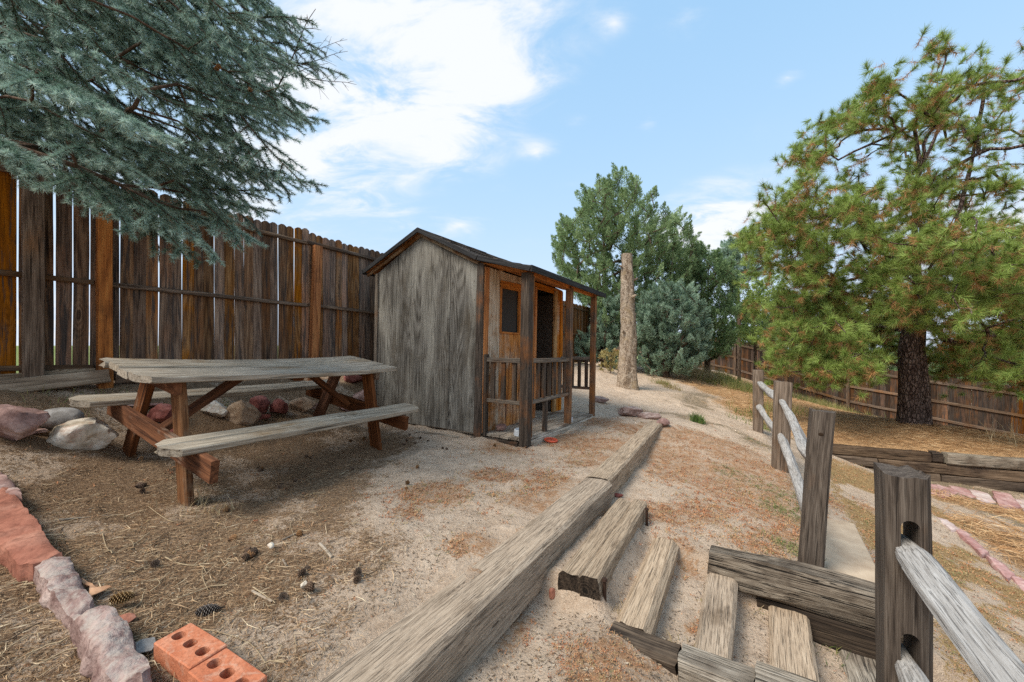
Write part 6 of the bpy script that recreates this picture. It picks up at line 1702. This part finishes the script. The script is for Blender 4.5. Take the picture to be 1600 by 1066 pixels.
for c, d, p_, (ai, _) in zip(cen, dirs_, par, tips):
    low = ai >= nU
    gbias = rg.random()
    for j in range(5 if low else 3):
        cc = c+(rg.normal(0, .13, 3) if j else 0); dd = unit(d+rg.normal(0, .5, 3)*(j > 0)+np.array([0, 0, .35]))
        N = int(rg.integers(85, 125))
        # live needles at the shoot end, dead ones further back
        nd = rg.normal(0, 1, (N, 3)); nd = unit(unit(nd)*1.0+dd*1.05)
        st = cc-dd*(rg.random(N)**1.2*.10)[:, None]
        P3.append(st); D3.append(nd); L3.append(rg.uniform(.09, .15, N)); T3.append(np.clip(rg.normal(.70+.16*(gbias-.5), .13, N), .40, 1))
        if rg.random() < (.52 if low else .5):
            N2 = int(rg.integers(30, 65)); nd = unit(rg.normal(0, 1, (N2, 3))-dd*.3+np.array([0, 0, -.55])); st = cc-dd*(.08+rg.random(N2)*.14)[:, None]
            P3.append(st); D3.append(nd); L3.append(rg.uniform(.07, .12, N2)); T3.append(np.clip(rg.normal(.20, .09, N2), 0, .38))
P3, D3, L3, T3 = map(np.concatenate, (P3, D3, L3, T3))
Vp = blade_tris(P3, D3, L3, .0056, rg)
obj('crown', mesh_np('crown', Vp, np.arange(len(Vp)).reshape(-1, 3), np.repeat(T3, 3)), L_pine, pine)

# ---- junipers and shrubs at the far end of the yard
B_jun = bark('juniper_bark', (.035, .022, .016), (.10, .07, .05), (.19, .145, .11), 14)
def juniper(label, poly, Y, dr, n, base_px, mat, seed, plume=.42, blade=(.05, .085), wd=.026, per=150, name='juniper_tree', cat='tree', trunk_r=.012, group='junipers behind the yard', grow_up=.9, ylow=None):
    att = sample_volume(poly, Y, dr, n, seed); rg = np.random.default_rng(seed)
    bx = at(base_px, 0, Y).x; bz_ = hz(bx, Y); b = np.array([bx, Y, bz_])
    top = att[:, 2].max(); sk = Skel(); sk.path([b-[0, 0, .1], b+[0, 0, (top-bz_)*.35], b+[rg.normal(0, .1), 0, (top-bz_)*.85]], step=.3)
    tips = sk.grow(att, b+[0, 0, .3], .3, .05, .04, seed, 1.5, 1)
    V, Fc = sk.tubes(trunk_r, .42, .22, 6)
    t = thing(name, label, cat, Vector(b), group)
    obj('trunk', mesh_np('trunk', V, Fc, smooth=True), B_jun, t)
    P3, D3, L3, T3 = [], [], [], []
    ax = np.array([np.median(att[:, 0]), Y])
    for a in att:
        o = np.array([a[0]-ax[0], a[1]-ax[1], 0]); o = unit(o)
        d = unit(o*.55+np.array([0, 0, grow_up])+rg.normal(0, .28, 3)); L = plume*rg.uniform(.6, 1.25)
        N = int(per*rg.uniform(.7, 1.3)); s_ = rg.random(N)**.8
        R_ = plume*.34*(1-s_)**.6*np.sqrt(rg.random(N)); ph = rg.uniform(0, 6.28, N)
        e1 = unit(np.cross(d, [.3, .5, .2])); e2 = np.cross(d, e1)
        off = e1*(np.cos(ph)*R_)[:, None]+e2*(np.sin(ph)*R_)[:, None]
        P3.append(a-d*L*.45+d*(s_*L)[:, None]+off); D3.append(unit(d*1.0+off/(R_.mean()+.02)*.55+rg.normal(0, .35, (N, 3)))); L3.append(rg.uniform(*blade, N))
        T3.append(np.clip(rg.normal(.5, .16, N)+rg.normal(0, .13)+.18*(s_-.5), 0, 1))
    P3, D3, L3, T3 = map(np.concatenate, (P3, D3, L3, T3))
    Vp = blade_tris(P3, D3, L3, wd, rg)
    obj('crown', mesh_np('crown', Vp, np.arange(len(Vp)).reshape(-1, 3), np.repeat(T3, 3)), mat, t)
L_j1 = tintmat('juniper_green', [(0, (.10, .15, .06)), (.4, (.22, .315, .145)), (.75, (.36, .47, .245)), (1, (.48, .58, .34))], .7, .2, .38)
L_j2 = tintmat('juniper_blue', [(0, (.12, .18, .12)), (.4, (.25, .355, .255)), (.75, (.38, .51, .39)), (1, (.50, .62, .49))], .7, .2, .38)
L_j3 = tintmat('juniper_dark', [(0, (.055, .10, .04)), (.4, (.14, .225, .10)), (.75, (.25, .36, .17)), (1, (.36, .47, .26))], .7, .2, .28)
L_dec = tintmat('shrub_leaf', [(0, (.12, .18, .04)), (.4, (.26, .36, .10)), (.75, (.42, .53, .18)), (1, (.58, .64, .30))], .6, .2, .35)
L_yel = tintmat('yellow_leaf', [(0, (.22, .18, .06)), (.4, (.40, .33, .13)), (.75, (.55, .47, .22)), (1, (.66, .60, .36))], .7, .2, .25)
juniper('tall pointed green juniper behind the upright log', [(868, 365), (882, 345), (893, 338), (903, 352), (908, 302), (926, 290), (945, 285), (957, 264), (966, 285), (985, 292), (998, 308), (1010, 306), (1020, 332), (1040, 352), (1055, 332), (1066, 334), (1074, 358), (1094, 385), (1088, 420), (1060, 500), (1010, 540), (960, 530), (915, 480), (885, 445), (864, 400)], 13.2, 1.7, 1250, 945, L_j1, 31)
juniper('low blue green juniper right of the upright log', [(1000, 470), (1025, 445), (1050, 440), (1075, 450), (1100, 480), (1110, 520), (1100, 560), (1075, 580), (1030, 588), (1000, 575), (990, 520)], 11.6, 1.0, 560, 1040, L_j2, 32, .30, grow_up=.7)
juniper('dark green juniper between the tall juniper and the light green shrub', [(1070, 400), (1095, 385), (1120, 398), (1140, 410), (1150, 450), (1148, 500), (1140, 540), (1110, 560), (1075, 540), (1065, 450)], 13.6, 1.1, 460, 1105, L_j3, 33)
juniper('small blue juniper seen through the porch', [(885, 535), (898, 510), (915, 528), (928, 500), (945, 470), (972, 462), (980, 520), (975, 575), (940, 565), (890, 556)], 12.2, .7, 260, 945, L_j2, 34, .26, grow_up=.7)
juniper('distant grey green juniper between the dark juniper and the pine', [(1120, 400), (1140, 372), (1165, 365), (1190, 380), (1200, 420), (1170, 440), (1130, 440)], 17, 1.0, 240, 1155, L_j2, 35, .4)
juniper('light green leafy shrub between the junipers and the pine', [(1145, 445), (1165, 425), (1200, 428), (1225, 455), (1225, 520), (1195, 548), (1165, 540), (1148, 510)], 14.5, .9, 300, 1180, L_dec, 36, .34, (.05, .075), .035, 60, 'leafy_shrub', 'shrub', .008, 'shrubs at the back of the yard', .5)
juniper('small yellowing shrub left of the upright log', [(936, 556), (950, 546), (968, 548), (972, 572), (955, 582), (938, 578)], 10.4, .35, 60, 954, L_yel, 37, .13, (.02, .035), .018, 70, 'small_shrub', 'shrub', .004, 'shrubs at the back of the yard', .5)
juniper('dark evergreen behind the back fence right of the pine trunk', [(1440, 600), (1470, 545), (1560, 535), (1640, 545), (1760, 540), (1760, 650), (1600, 635), (1450, 622)], 15.8, .9, 650, 1580, L_j3, 38, .5, (.07, .12), .05, 110, group='evergreens beyond the back fence')
juniper('green evergreen beyond the back fence at the right edge', [(1480, 470), (1540, 385), (1580, 400), (1620, 372), (1760, 380), (1760, 560), (1500, 560)], 17.5, 1.6, 420, 1650, L_j1, 39, .6, (.06, .11), .03, 90, group='evergreens beyond the back fence')
juniper('dark evergreen behind the back fence below the light green shrub', [(1130, 540), (1150, 480), (1230, 460), (1320, 470), (1440, 480), (1440, 612), (1330, 596), (1230, 575), (1130, 555)], 19.5, .8, 700, 1260, L_j3, 40, .6, (.08, .13), .05, 120, group='evergreens beyond the back fence')
# ------------------------------------------------------------------ finish
if CUTS:
    bpy.context.view_layer.update()
    dg = bpy.context.evaluated_depsgraph_get()
    for o, c in CUTS: pass
    for o in {o for o, _ in CUTS}:
        nm = bpy.data.meshes.new_from_object(o.evaluated_get(dg)); o.modifiers.clear(); o.data = nm
        if '_cut' in o: del o['_cut']
    for _, c in CUTS: bpy.data.objects.remove(c)
